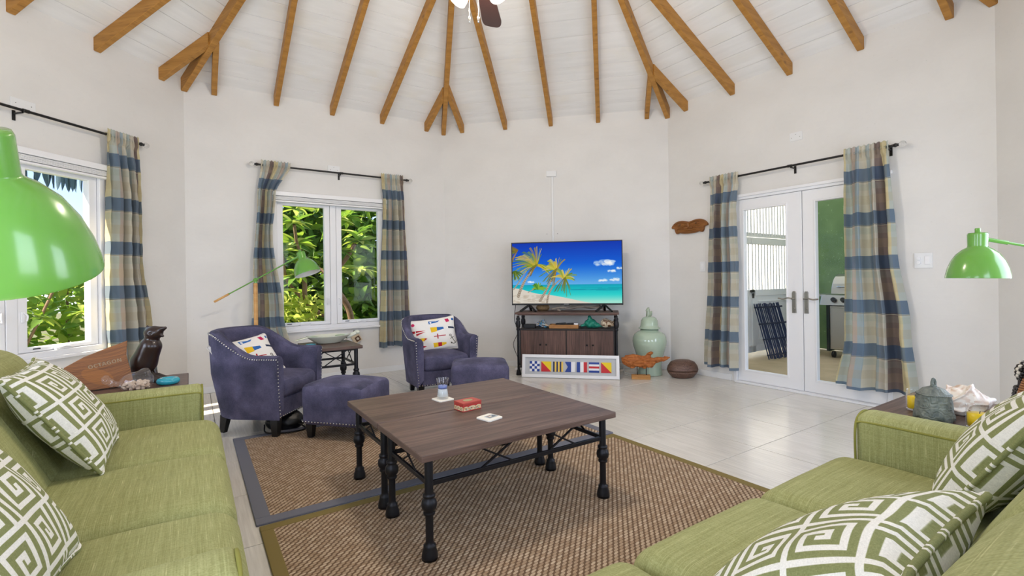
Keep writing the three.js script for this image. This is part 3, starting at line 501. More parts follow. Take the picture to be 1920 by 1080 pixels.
ottoman('blue suede ottoman with nailheads beside the nearest armchair', [-1.25, 0.0115, 2.985], Math.PI / 2 - 0.06);
ottoman('blue suede ottoman in front of the armchair by the television', [-0.46, 0.0115, 2.02], -1.28);
{ const g = field((x, y, z) => smin(ell(x, y, z, [0, 0.045, 0], [0.15, 0.07, 0.1]), ell(x, y, z, [0.02, 0.085, 0.0], [0.08, 0.06, 0.06]), 0.05) + 0.012 * (n3(x * 30, y * 30, z * 30) - 0.5) + Math.max(0, -y) * 2, [0, 0.06, 0], 0.2, 40);
  const t = thing('bag', 'black soft bag on the floor under the nearest armchair', 'bag', [-1.82, 0.012, 2.94], 0.4); mesh('pouch', g, BLACK, t); mesh('strap', tube([[0.1, 0.05, 0.06], [0.17, 0.01, 0.1], [0.1, 0.006, 0.16], [-0.1, 0.008, 0.15], [-0.14, 0.04, 0.05]], 0.006, 40, 6), BLACK, t); }

// ---------------------------------------------------------------- television and its stand
{
  const t = thing('tv_stand', 'brown wood and iron media stand with four cabinet doors against the back wall', 'tv stand', [0.222, 0, 0.4]);
  mesh('top', join([box(1.235, 0.024, 0.42, 0.004, 0, 0.75, 0), box(1.18, 0.012, 0.38, 0.002, 0, 0.732, 0)]), STAND_WOOD, t);
  const P = legProfile(0.72).map(([r, y]) => [r * 0.92, y]); P.forEach((q) => { const k = q[1] / 0.72; if (k > 0.42 && k < 0.67) q[1] = 0.72 * (k + 0.32); }); const lg = lathe(P, 18);
  for (const sx of [-1, 1]) for (const sz of [-1, 1]) mesh('leg', lg, IRON, t, { p: [sx * 0.585, 0, sz * 0.18] });
  const cab = sub('cabinet', t);
  mesh('carcass', join([box(1.135, 0.02, 0.36, 0.002, 0, 0.555, 0), box(1.135, 0.02, 0.36, 0.002, 0, 0.1, 0), box(0.02, 0.44, 0.36, 0.002, -0.557, 0.328, 0), box(0.02, 0.44, 0.36, 0.002, 0.557, 0.328, 0), box(0.024, 0.44, 0.36, 0.002, 0, 0.328, 0), box(1.1, 0.44, 0.008, 0, 0, 0.328, -0.172)]), mat(0x231d1b, 0.5), cab);
  for (const x of [-0.414, -0.1415, 0.1415, 0.414]) { mesh('door', box(0.2705, 0.428, 0.016, 0.002, x, 0.33, 0.183), STAND_WOOD_V, cab); const k = x < 0 ? (x < -0.3 ? 1 : -1) : x > 0.3 ? -1 : 1; mesh('knob', ball(0.011, x + k * 0.1, 0.375, 0.202), BLACK, cab); }
}
{
  const tv = thing('television', 'flat screen television showing palms on a beach', 'television', [0.2125, 0.762, 0.4]), y0 = 0.078, w = 1.366, h = 0.785;
  mesh('housing', join([box(w, h, 0.03, 0.004, 0, y0 + h / 2, -0.012), box(w * 0.6, h * 0.5, 0.04, 0.01, 0, y0 + h * 0.35, -0.04)]), BLACK, tv);
  mesh('bezel', frameGeo(-w / 2, w / 2, y0, y0 + h, 0.012, 0.012, 0.022, 0.012, 0, 0.008, 0.002), BLACK, tv);
  const beach = canvasTex(1024, 576, (c, W, Hh) => {
    const r = rng(4); let g = c.createLinearGradient(0, 0, 0, 390); g.addColorStop(0, '#0637b4'); g.addColorStop(0.5, '#0b5fd8'); g.addColorStop(1, '#66b2f0'); c.fillStyle = g; c.fillRect(0, 0, W, 400);
    g = c.createLinearGradient(0, 395, 0, 560); g.addColorStop(0, '#0f9fbf'); g.addColorStop(0.2, '#10b9c4'); g.addColorStop(0.6, '#2fd6d2'); g.addColorStop(1, '#a6ead8'); c.fillStyle = g; c.fillRect(0, 398, W, 178);
    c.globalAlpha = 0.4; c.fillStyle = '#0a7f9d'; for (let i = 0; i < 16; i++) c.fillRect(420 + r() * 500, 430 + r() * 26, 100 + r() * 200, 2 + r() * 3); c.globalAlpha = 1;
    c.fillStyle = '#ded6c8'; c.beginPath(); c.moveTo(0, 430); c.bezierCurveTo(120, 430, 150, 480, 300, 490); c.bezierCurveTo(430, 500, 560, 540, 760, 576); c.lineTo(0, 576); c.fill();
    c.fillStyle = '#b8aa96'; for (let i = 0; i < 60; i++) { c.globalAlpha = 0.4; c.beginPath(); c.ellipse(r() * 330, 490 + r() * 80, 6 + r() * 26, 2 + r() * 5, 0, 0, 7); c.fill(); } c.globalAlpha = 1;
    const cloud = (x, y, s) => { for (let i = 0; i < 26; i++) { c.globalAlpha = 0.35; c.fillStyle = '#ffffff'; c.beginPath(); c.ellipse(x + (r() - 0.5) * 150 * s, y + (r() - 0.6) * 40 * s + 8 * s, (14 + r() * 26) * s, (8 + r() * 12) * s, 0, 0, 7); c.fill(); } c.globalAlpha = 1; };
    cloud(870, 195, 1); cloud(930, 275, 0.45); cloud(1010, 250, 0.4); cloud(850, 360, 0.45); cloud(960, 355, 0.5); cloud(175, 370, 0.35);
    const trunk = (pts, w0, w1) => { for (let i = 0; i <= 60; i++) { const t = i / 60, k = 1 - t, x = k * k * pts[0] + 2 * k * t * pts[2] + t * t * pts[4], y = k * k * pts[1] + 2 * k * t * pts[3] + t * t * pts[5], w = lerp(w0, w1, t); c.fillStyle = i % 3 ? '#b6a896' : '#8b7b6b'; c.beginPath(); c.ellipse(x, y, w, w, 0, 0, 7); c.fill(); } };
    trunk([55, 505, 110, 330, 245, 205], 15, 6); trunk([265, 550, 340, 430, 430, 240], 13, 6); trunk([330, 565, 350, 400, 500, 330], 10, 5); trunk([150, 470, 220, 430, 255, 420], 4, 3); trunk([10, 440, 60, 380, 140, 260], 6, 4);
    const fronds = (x, y, L, n, a0, a1, cols) => { for (let i = 0; i < n; i++) { const a = lerp(a0, a1, (i + r() * 0.8) / n), l = L * (0.6 + 0.5 * r()), dx = Math.cos(a) * l, dy = Math.sin(a) * l; c.strokeStyle = cols[Math.floor(r() * cols.length)]; c.lineWidth = 3; for (let k = 0; k < 26; k++) { const t = k / 26, px = x + dx * t, py = y + dy * t + 0.35 * l * t * t; c.globalAlpha = 0.85; c.beginPath(); c.moveTo(px, py); c.lineTo(px + dx * 0.13 - 8, py + 26 * (1 - t * 0.6)); c.stroke(); } } c.globalAlpha = 1; };
    const G = ['#b9b93a', '#8fa328', '#d9b53a', '#c79a2e', '#6f8a1f', '#e0c95a'], D = ['#8f6a2c', '#6d5a2a', '#a98132', '#74802a'];
    fronds(245, 195, 250, 22, Math.PI * 0.86, Math.PI * 1.62, G); fronds(245, 200, 120, 8, -0.1, 0.5, G); fronds(60, 60, 120, 10, 2, 4, D); fronds(245, 200, 100, 8, 2.2, 2.9, D);
    fronds(430, 235, 150, 14, Math.PI * 0.9, Math.PI * 1.7, G); fronds(430, 240, 150, 8, 1.7, 2.7, D); fronds(505, 322, 130, 13, Math.PI * 1.1, Math.PI * 2.1, G); fronds(505, 326, 130, 8, 1.0, 2.4, D); fronds(255, 420, 70, 14, 3, 6.6, ['#5b9a2b', '#87b437', '#3f7d23']); fronds(20, 260, 90, 10, 0, 3, ['#4d6a20', '#7d8a2a']);
  });
  mesh('screen', keep(new THREE.PlaneGeometry(w - 0.022, h - 0.032).translate(0, y0 + h / 2 + 0.005, 0.0045)), mat(0x050505, 0.5, { clearcoat: 0, specularIntensity: 0.15, emissive: 0xffffff, emissiveMap: beach, emissiveIntensity: 0.9 }), tv);
  mesh('maker_plate', box(0.06, 0.006, 0.002, 0, 0, y0 + 0.011, 0.0085), mat(0xb8b8b8, 0.4), tv);
  for (const s of [-1, 1]) mesh('foot', join([flat([s * 0.46, 0.082, 0.0], [s * 0.46 - 0.1, 0.006, 0.1], 0.03, 0.014), flat([s * 0.46, 0.082, 0.0], [s * 0.46 + 0.09, 0.006, 0.1], 0.03, 0.014), flat([s * 0.46, 0.082, 0.0], [s * 0.46, 0.006, -0.1], 0.03, 0.014)]), BLACK, tv);
}
const W_CORD = mat(0xe6e4de, 0.6);
tag(mesh('black_cable', tube([[-0.44, 0.85, 0.33], [-0.47, 0.62, 0.24], [-0.43, 0.5, 0.22], [-0.5, 0.32, 0.2], [-0.45, 0.15, 0.18], [-0.43, 0.04, 0.12]], 0.004, 60, 6), BLACK), 'thin black cable hanging from the television beside the media stand', 'cable');
tag(mesh('power_strip', box(0.1, 0.03, 0.05, 0.006, -0.41, 0.017, 0.3), WHITE), 'small white power strip on the floor by the media stand leg', 'power strip');
tag(mesh('extension_cable', tube([[0.9, 0.006, 0.42], [0.98, 0.006, 0.5], [1.06, 0.006, 0.42], [0.95, 0.006, 0.34], [0.9, 0.008, 0.3], [0.9, 0.05, 0.1]], 0.005, 60, 6), W_CORD), 'white cable loop on the floor behind the driftwood sculpture', 'cable');
// things on the stand
tag(mesh('cable_box', join([box(0.14, 0.042, 0.12, 0.004, -0.235, 0.588, 0.47)]), BLACK), 'small black cable box on the media stand shelf', 'box');
{ // colourful shell of mosaic glass
  const pat = tex(256, 256, (u, v) => { const k = pn(u, v, 12, 12, 3), d = Math.abs(pn(u, v, 20, 20, 8) - 0.5); const c = k < 0.3 ? [30, 96, 160] : k < 0.5 ? [210, 225, 226] : k < 0.62 ? [196, 150, 92] : k < 0.8 ? [70, 150, 190] : [70, 66, 70]; return d < 0.05 ? [60, 60, 64] : c; });
  const t = thing('mosaic_shell', 'blue and white mosaic shell on the media stand shelf', 'ornament', [-0.09, 0.5665, 0.5], -0.3);
  mesh('shell_body', keep(lathe([[0.0, 0.11], [0.01, 0.1], [0.022, 0.085], [0.03, 0.07], [0.045, 0.062], [0.05, 0.048], [0.066, 0.036], [0.06, 0.02], [0.035, 0.006], [0, 0]], 14)), mat(0xffffff, 0.2, { map: pat }), t, { r: [0, 0, -0.35], p: [0, 0.008, 0], s: [1.1, 1, 0.7] });
  mesh('shell_tip', new THREE.ConeGeometry(0.02, 0.07, 10).rotateZ(-1.9).translate(0.085, 0.03, 0), mat(0xb8a894, 0.4), t);
}
{ const t = thing('wooden_tray', 'shallow light wood tray of remotes on the media stand shelf', 'tray', [0.19, 0.5665, 0.5]); const M = mat(0xffffff, 0.6, { map: woodTex(256, 256, 19, [176, 128, 74], [150, 100, 52], [112, 70, 34], 1, 8), size: 0.4 });
  mesh('tray_bottom', box(0.35, 0.008, 0.15, 0.002, 0, 0.005, 0), M, t); for (const s of [-1, 1]) { mesh('tray_side', box(0.35, 0.045, 0.012, 0.003, 0, 0.0235, s * 0.07), M, t); mesh('tray_side', box(0.012, 0.045, 0.128, 0.003, s * 0.169, 0.0235, 0), M, t); }
  const rm = (x, m, l, w, rr, n) => { const q = mesh('remote_control', join([box(w, 0.022, 0.05, 0.008, 0, 0, 0), ...[-0.3, -0.1, 0.1, 0.3].map((k) => cyl(0.004, 0.004, 0.003, w * k, 0.011, 0, 8))]), m, null, { p: [0.19 + x, 0.6165, 0.5], r: [0, rr, 0.06] }); tag(q, l, 'remote'); };
  rm(-0.04, BLACK, 'black remote control lying in the wooden tray, left one', 0.13, 0.1); rm(0.075, mat(0x1b1b1f, 0.3), 'black remote control lying in the wooden tray, right one', 0.09, -0.1);
  tag(mesh('white_remote', box(0.055, 0.03, 0.04, 0.012, 0.335, 0.6145, 0.52), WHITE), 'small white remote at the right end of the wooden tray', 'remote');
}
{ const t = thing('glass_star', 'teal blown glass sculpture on the media stand shelf', 'glass sculpture', [0.515, 0.5665, 0.48]);
  const g = field((x, y, z) => { let d = ell(x, y, z, [0, 0.055, 0], [0.075, 0.05, 0.06]); d = smin(d, cap(x, y, z, [0, 0.06, 0], [-0.02, 0.125, 0], 0.045, 0.022), 0.03); d = smin(d, cap(x, y, z, [-0.05, 0.04, 0], [-0.12, 0.03, 0.01], 0.03, 0.008), 0.03); d = smin(d, cap(x, y, z, [0.05, 0.04, 0], [0.125, 0.022, 0.02], 0.035, 0.01), 0.03); return Math.max(d + 0.01 * Math.sin(x * 70) * Math.sin(y * 60), -y + 0.001); }, [0, 0.06, 0], 0.15, 48);
  mesh('glass_body', g, mat(0x48c8ac, 0.05, { transmission: 0.6, thickness: 0.03, ior: 1.45, attenuationColor: new THREE.Color(0.05, 0.6, 0.5), attenuationDistance: 0.06 }), t); }
{ const t = thing('nautilus_shell', 'brown and cream speckled nautilus shell at the right end of the media stand', 'shell', [0.69, 0.5665, 0.46], -0.2);
  const M = mat(0xffffff, 0.35, { map: tex(256, 256, (u, v) => (fbm(u, v, 9, 9, 12, 3) > 0.53 ? [110, 72, 44] : [222, 205, 178])), size: 0.16 });
  const g = field((x, y, z) => { const a = Math.atan2(y - 0.06, x), r = Math.hypot(x, y - 0.06), R = 0.06; let d = ell(x, y, z, [-0.005, 0.058, 0], [0.062, 0.058, 0.045]); d = smin(d, cap(x, y, z, [0.03, 0.05, 0.01], [0.085, 0.055, 0.02], 0.04, 0.032), 0.02); d = Math.max(d, -ell(x, y, z, [0.1, 0.06, 0.03], [0.03, 0.025, 0.03])); return d + 0.003 * Math.sin(r * 260 + a * 1.0); }, [0.01, 0.06, 0], 0.12, 48); mesh('shell_body', g, M, t); }
{ const t = thing('driftwood_branch', 'grey driftwood branch lying on top of the media stand behind the television feet', 'driftwood', [0.3, 0.7625, 0.3]), M = mat(0xffffff, 0.85, { map: woodTex(256, 256, 44, [168, 158, 146], [132, 122, 112], [84, 76, 70], 2, 8), size: 0.3 });
  mesh('branch', tube([[-0.28, 0.02, 0.02], [-0.16, 0.045, 0.05], [-0.05, 0.03, 0.0], [0.08, 0.055, 0.03], [0.2, 0.04, -0.02], [0.32, 0.06, 0.03]], 0.016, 60, 8), M, t); mesh('twig', tube([[-0.1, 0.035, 0.02], [-0.06, 0.07, 0.05], [0.02, 0.1, 0.03]], 0.008, 20, 6), M, t); mesh('twig', tube([[0.12, 0.05, 0.02], [0.2, 0.05, 0.07], [0.36, 0.03, 0.08]], 0.008, 20, 6), M, t); mesh('twig', tube([[-0.2, 0.04, 0.04], [-0.19, 0.015, 0.08], [-0.16, 0.007, 0.09]], 0.01, 20, 6), M, t); }
tag(mesh('brain_coral', lathe([[0.0, 0.0], [0.06, 0.0], [0.082, 0.02], [0.088, 0.042], [0.075, 0.066], [0.045, 0.08], [0, 0.085]], 24), mat(0xffffff, 0.8, { map: tex(256, 256, (u, v) => (Math.sin(fbm(u, v, 6, 6, 3, 3) * 60) > 0 ? [150, 126, 88] : [98, 76, 48])), size: 0.15 }), null, { p: [-0.1, 0.7625, 0.27] }), 'round brown coral on top of the media stand behind the television', 'coral');

// ---------------------------------------------------------------- framed signal flags leaning on the stand
{
  const t = thing('framed_flags', 'white framed picture of seven signal flags leaning on the media stand', 'picture', [0.267, 0.0, 0.705]); t.rotation.x = -0.2; const w = 1.135, h = 0.27;
  mesh('frame', frameGeo(-w / 2, w / 2, 0.001, h, 0.036, 0.036, 0.036, 0.036, -0.012, 0.018, 0.003), WHITE, t);
  mesh('backing', box(w - 0.05, h - 0.05, 0.006, 0, 0, h / 2, -0.006), mat(0xc3c6c8, 0.7), t);
  const mm = (c) => mat(c, 0.5), R = mm(0xc81a24), Y = mm(0xf0d000), B = mm(0x0f3c96), W = mm(0xf2f3f4), N = mm(0x1d2a55), G = mm(0xf3cf58), s = 0.118, z = -0.003;
  const flag = (i) => sub('signal_flag', t, [-0.418 + i * 0.1395, h / 2 - 0.004, 0]), rc = (f, c, x0, x1, y0, y1) => mesh('patch', new THREE.BoxGeometry((x1 - x0) * s, (y1 - y0) * s, 0.007).translate(((x0 + x1) / 2 - 0.5) * s, ((y0 + y1) / 2 - 0.5) * s, z + 0.0035), c, f), pg = (f, c, pts) => mesh('patch', prism(pts.map(([a, b]) => [(a - 0.5) * s, (b - 0.5) * s]), 0.007).translate(0, 0, z), c, f);
  let f = flag(0); for (let i = 0; i < 4; i++) for (let j = 0; j < 4; j++) rc(f, (i + j) % 2 ? B : W, i / 4, (i + 1) / 4, j / 4, (j + 1) / 4);
  for (const k of [1, 6]) { f = flag(k); pg(f, R, [[0, 0], [1, 0], [0, 1]]); pg(f, Y, [[1, 0], [1, 1], [0, 1]]); }
  f = flag(2); for (let i = 0; i < 6; i++) rc(f, i % 2 ? G : N, i / 6, (i + 1) / 6, 0, 1);
  f = flag(3); pg(f, B, [[0, 0], [0.62, 0], [0.62, 1], [0, 1], [0.3, 0.5]]); rc(f, W, 0.62, 1, 0, 1);
  f = flag(4); rc(f, B, 0, 0.33, 0, 1); rc(f, W, 0.33, 0.67, 0, 1); rc(f, R, 0.67, 1, 0, 1);
  f = flag(5); [B, W, R, W, B].forEach((c, i) => rc(f, c, 0, 1, i / 5, (i + 1) / 5));
}
// ---------------------------------------------------------------- jar, driftwood sculpture, carved bowl
{
  const t = thing('ginger_jar', 'tall celadon green lidded jar in the corner beside the television', 'jar', [1.2, 0.0005, 0.33], 0.4), C = mat(0xb6cab4, 0.1, { clearcoat: 0.6, clearcoatRoughness: 0.08, bumpMap: tex(256, 256, (u, v) => fbm(u, v, 5, 5, 3, 3), false), bumpScale: 0.002, size: 0.5 });
  mesh('jar_body', lathe([[0, 0], [0.14, 0], [0.146, 0.006], [0.142, 0.03], [0.134, 0.08], [0.133, 0.12], [0.145, 0.19], [0.17, 0.27], [0.194, 0.35], [0.2, 0.4], [0.194, 0.45], [0.172, 0.49], [0.135, 0.515], [0.108, 0.523], [0.104, 0.55], [0, 0.55]], 64), C, t);
  const lid = sub('lid', t); mesh('lid_dome', lathe([[0, 0.548], [0.118, 0.548], [0.128, 0.553], [0.128, 0.56], [0.108, 0.57], [0.103, 0.6], [0.098, 0.645], [0.08, 0.678], [0.05, 0.694], [0, 0.698]], 64), C, lid);
  mesh('lion_finial', field((x, y, z) => { let d = ell(x, y, z, [0, 0.03, 0], [0.035, 0.035, 0.026]); d = smin(d, ell(x, y, z, [-0.014, 0.078, 0], [0.022, 0.026, 0.022]), 0.016); d = smin(d, cap(x, y, z, [-0.018, 0.055, 0.012], [-0.026, 0.0, 0.014], 0.012, 0.01), 0.01); d = smin(d, cap(x, y, z, [-0.018, 0.055, -0.012], [-0.026, 0.0, -0.014], 0.012, 0.01), 0.01); d = smin(d, cap(x, y, z, [0.025, 0.02, 0], [0.032, 0.06, 0], 0.012, 0.008), 0.008); d = smin(d, ell(x, y, z, [-0.034, 0.074, 0], [0.01, 0.01, 0.012]), 0.006); d = smin(d, ell(x, y, z, [-0.008, 0.104, 0.013], [0.006, 0.009, 0.006]), 0.006); return smin(d, ell(x, y, z, [-0.008, 0.104, -0.013], [0.006, 0.009, 0.006]), 0.006); }, [0, 0.05, 0], 0.07, 44), mat(0xa9b8a0, 0.25, { clearcoat: 0.5 }), lid, { p: [0, 0.695, 0] });
}
{
  const t = thing('driftwood_sculpture', 'orange brown driftwood sculpture on two pins in a wooden block', 'sculpture', [1.075, 0.0005, 0.63]), D = mat(0xffffff, 0.7, { map: woodTex(256, 256, 61, [190, 116, 54], [150, 80, 30], [92, 46, 18], 4, 9), size: 0.3 });
  mesh('driftwood', field((x, y, z) => { let d = ell(x, y, z, [-0.1, 0.215, 0], [0.115, 0.062, 0.06]); d = smin(d, cap(x, y, z, [-0.12, 0.19, 0], [0.1, 0.18, 0], 0.055, 0.045), 0.04); d = smin(d, cap(x, y, z, [0.06, 0.19, 0], [0.32, 0.25, -0.02], 0.05, 0.012), 0.03); d = smin(d, cap(x, y, z, [0.05, 0.22, 0], [0.115, 0.31, 0.0], 0.045, 0.012), 0.02); return d + 0.03 * (n3(x * 22, y * 40, z * 40, 5) - 0.5) + 0.012 * (n3(x * 60, y * 90, z * 90, 6) - 0.5); }, [0.06, 0.2, 0], 0.3, 80), D, t);
  for (const x of [-0.04, 0.06]) mesh('pin', bar([x, 0.045, 0], [x, 0.16, 0], 0.005), BLACK, t); mesh('block', box(0.21, 0.048, 0.08, 0.004, 0.0, 0.024, 0), mat(0xffffff, 0.7, { map: woodTex(256, 256, 62, [200, 150, 88], [170, 116, 60], [120, 76, 36], 1, 6), size: 0.3 }), t);
}
{
  const M = mat(0xffffff, 0.5, { map: tex(512, 512, (u, v) => { const a = Math.sin((fbm(u, v, 5, 5, 4, 3) + v * 0.5) * 70), k = fbm(u, v, 8, 40, 3, 3); return mixc(mixc([84, 62, 52], [128, 98, 84], k), [60, 42, 34], a > 0.86 ? 0.7 : 0); }), size: 0.35 });
  const t = thing('carved_bowl', 'carved brown lidded wooden bowl on the floor beside the jar', 'bowl', [1.555, 0.0005, 0.47], 0.3);
  mesh('bowl', lathe([[0, 0], [0.11, 0], [0.13, 0.01], [0.168, 0.055], [0.18, 0.082], [0, 0.082]], 48), M, t, { s: [1, 1, 0.72] }); mesh('lid', lathe([[0, 0.084], [0.18, 0.084], [0.183, 0.094], [0.172, 0.135], [0.14, 0.18], [0.09, 0.2], [0, 0.207]], 48), M, t, { s: [1, 1, 0.72] });
}
// ---------------------------------------------------------------- wall fittings
function plate(name, label, cat, k, t, h, w, hh, build) { const g = thing(name, label, cat, onWall(k, t, h, 0.0005), WALL[k].turn); mesh('cover', box(w, hh, 0.008, 0.003, 0, 0, 0.004), WHITE_TRIM, g); const q = build ?? (() => {}); q(g); return g; }
const screws = (...p) => (g) => p.forEach(([x, y]) => mesh('screw', cyl(0.0035, 0.0035, 0.002, 0, 0, 0, 8).rotateX(Math.PI / 2).translate(x, y, 0.0085), mat(0x8a8a86, 0.4), g));
plate('cover_plate', 'blank white electrical cover plate above the left window rod', 'cover plate', 'A', 1.56, 2.53, 0.16, 0.075, screws([-0.05, 0], [0.05, 0]));
plate('cover_plate', 'blank white electrical cover plate above the middle window rod', 'cover plate', 'B', 1.5, 2.53, 0.14, 0.08, screws([0, 0.02], [-0.04, -0.01], [0.04, -0.01]));
plate('cover_plate', 'blank white electrical cover plate above the french doors', 'cover plate', 'D', 1.54, 2.55, 0.12, 0.085, screws([0, 0.02], [-0.04, -0.01], [0.04, -0.01]));
plate('dimmer_switch', 'white double switch plate with round dimmers beside the right curtain', 'light switch', 'D', 2.53, 1.276, 0.12, 0.125, (g) => { for (const y of [-0.018, 0.018]) mesh('dimmer_knob', cyl(0.014, 0.012, 0.016, 0, 0, 0, 16).rotateX(Math.PI / 2).translate(-0.028, y, 0.008), WHITE, g); mesh('rocker', box(0.034, 0.068, 0.01, 0.003, 0.028, 0, 0.009), WHITE, g); });
plate('light_switch', 'white single switch plate under the carved mask', 'light switch', 'D', 0.475, 1.285, 0.075, 0.12, (g) => mesh('rocker', box(0.034, 0.068, 0.01, 0.003, 0, 0, 0.009), WHITE, g));
{ const t = thing('conduit', 'white junction box with thin cable conduit running down to the television', 'conduit', onWall('C', 1.5, 1.6, 0.0005), 0); mesh('junction_box', box(0.13, 0.075, 0.035, 0.005, -0.012, 0.95, 0.018), WHITE_TRIM, t); mesh('cable_cover', box(0.024, 0.93, 0.014, 0.004, 0, 0.45, 0.0075), WHITE_TRIM, t); for (const x of [-0.08, 0.06]) mesh('wall_anchor', cyl(0.005, 0.005, 0.004, 0, 0, 0, 8).rotateX(Math.PI / 2).translate(x, 0.16, 0.003), mat(0x6a6a68, 0.6), t); }
{ const t = thing('carved_mask', 'carved brown wooden mask panel on the wall left of the doors', 'carving', onWall('D', 0.31, 1.775, 0.0005), WALL.D.turn), M = mat(0xffffff, 0.45, { map: woodTex(256, 256, 91, [152, 98, 42], [126, 76, 28], [78, 44, 16], 2, 6), size: 0.4 });
  const half = [[0, 0.058], [0.04, 0.066], [0.1, 0.078], [0.16, 0.074], [0.21, 0.054], [0.245, 0.02], [0.25, -0.004], [0.232, -0.012], [0.21, -0.018], [0.2, -0.045], [0.185, -0.074], [0.165, -0.08], [0.135, -0.072], [0.08, -0.082], [0, -0.086]];
  const sp = new THREE.Shape(new THREE.SplineCurve([...half, ...half.slice(1, -1).reverse().map(([x, y]) => [-x, y])].concat([half[0]]).map((q) => new THREE.Vector2(...q))).getPoints(120));
  mesh('mask_body', new THREE.ExtrudeGeometry(sp, { depth: 0.014, bevelEnabled: true, bevelSize: 0.009, bevelOffset: -0.009, bevelThickness: 0.012, bevelSegments: 4 }).translate(0, 0, 0.0125), M, t);
  for (const q of [-1, 1]) {
    const m = (p) => p.map(([x, y, z]) => [q * x, y, z]);
    mesh('brow', tube(m([[0.012, 0.036, 0.04], [0.05, 0.05, 0.04], [0.11, 0.06, 0.038], [0.17, 0.05, 0.036], [0.225, 0.016, 0.032]]), 0.009, 40, 8), M, t);
    mesh('eye', ball(0.03).scale(1.5, 0.5, 0.4).translate(q * 0.11, 0.026, 0.038), M, t); mesh('pupil', ball(0.008, q * 0.11, 0.027, 0.049, 12, 8), mat(0x3a2412, 0.5), t);
    mesh('lower_lid', tube(m([[0.04, 0.014, 0.04], [0.09, 0.002, 0.04], [0.15, 0.006, 0.038], [0.2, 0.02, 0.034]]), 0.006, 30, 8), M, t);
    mesh('nostril', ball(0.022).scale(1.3, 0.7, 0.7).translate(q * 0.034, -0.016, 0.042), M, t);
    mesh('cheek_curl', tube(m([[0.08, -0.02, 0.038], [0.12, -0.014, 0.04], [0.16, -0.026, 0.038], [0.17, -0.05, 0.036], [0.15, -0.06, 0.036]]), 0.008, 30, 8), M, t);
  }
  mesh('nose', ball(0.02).scale(0.8, 1.9, 0.9).translate(0, 0.012, 0.042), M, t); mesh('lip', tube([[-0.12, -0.05, 0.036], [-0.06, -0.062, 0.041], [0, -0.066, 0.042], [0.06, -0.062, 0.041], [0.12, -0.05, 0.036]], 0.009, 40, 8), M, t); mesh('lip', tube([[-0.11, -0.04, 0.036], [-0.05, -0.044, 0.041], [0, -0.044, 0.042], [0.05, -0.044, 0.041], [0.11, -0.04, 0.036]], 0.007, 40, 8), M, t); }
{ const t = thing('wall_ornament', 'small cream and brown shell box ornament hanging on the wall by the platter table', 'ornament', onWall('B', 1.73, 0.47, 0.0005), WALL.B.turn); mesh('box_body', box(0.1, 0.11, 0.05, 0.006), mat(0xd6c4a6, 0.7), t, { p: [0, 0, 0.04], r: [0, 0, 0.5] }); mesh('dark_panel', box(0.06, 0.06, 0.006, 0.002), mat(0x5a3d28, 0.6), t, { p: [0.012, -0.008, 0.068], r: [0, 0, 0.5] }); mesh('shell', ball(0.017, 0.012, -0.008, 0.072), mat(0xcfc6b4, 0.5), t); mesh('cap', box(0.06, 0.03, 0.04, 0.004), mat(0x2e2019, 0.6), t, { p: [0.0, 0.072, 0.04], r: [0, 0, -0.2] }); mesh('hanger', bar([0, 0, 0], [0, 0, 0.03], 0.004), IRON, t); }

// ---------------------------------------------------------------- curtains and rods
function rod(label, k, t0, t1, h, mid) {
  const g = thing('curtain_rod', label, 'curtain rod', onWall(k, (t0 + t1) / 2, h, 0), WALL[k].turn), L = (t1 - t0) / 2, o = 0.09;
  mesh('rod', bar([-L, 0, o], [L, 0, o], 0.0105, 12), BLACK, g); mesh('telescoping_joint', bar([0.02, 0, o], [0.06, 0, o], 0.014, 12), BLACK, g);
  for (const s of [-1, 1]) { mesh('finial_neck', join([bar([s * L, 0, o], [s * (L + 0.045), 0, o], 0.012, 12), ball(0.017, s * (L + 0.02), 0, o, 12, 8)]), BLACK, g); mesh('glass_finial', ball(0.026, s * (L + 0.068), 0, o, 20, 16), mat(0xf2f2f0, 0.06, { transmission: 0.85, thickness: 0.03, ior: 1.45 }), g); }
  for (const x of mid) mesh('bracket', join([box(0.022, 0.075, 0.006, 0.002, x, -0.03, 0.0035), flat([x, -0.018, 0.004], [x, -0.016, o], 0.012, 0.01), tube([[x, -0.018, o + 0.012], [x, -0.013, o + 0.012], [x, 0.004, o + 0.016]], 0.004, 8, 6)]), BLACK, g);
  return g;
}
rod('black curtain rod with glass ball ends above the left window', 'A', 0.56, 2.4, 2.462, [-0.86, 0.02, 0.86]);
rod('black curtain rod with glass ball ends above the middle window', 'B', 0.68, 2.375, 2.472, [-0.81, 0.03, 0.8]);
rod('black curtain rod with glass ball ends above the french doors', 'D', 0.6, 2.36, 2.25, [-0.84, 0.05, 0.84]);
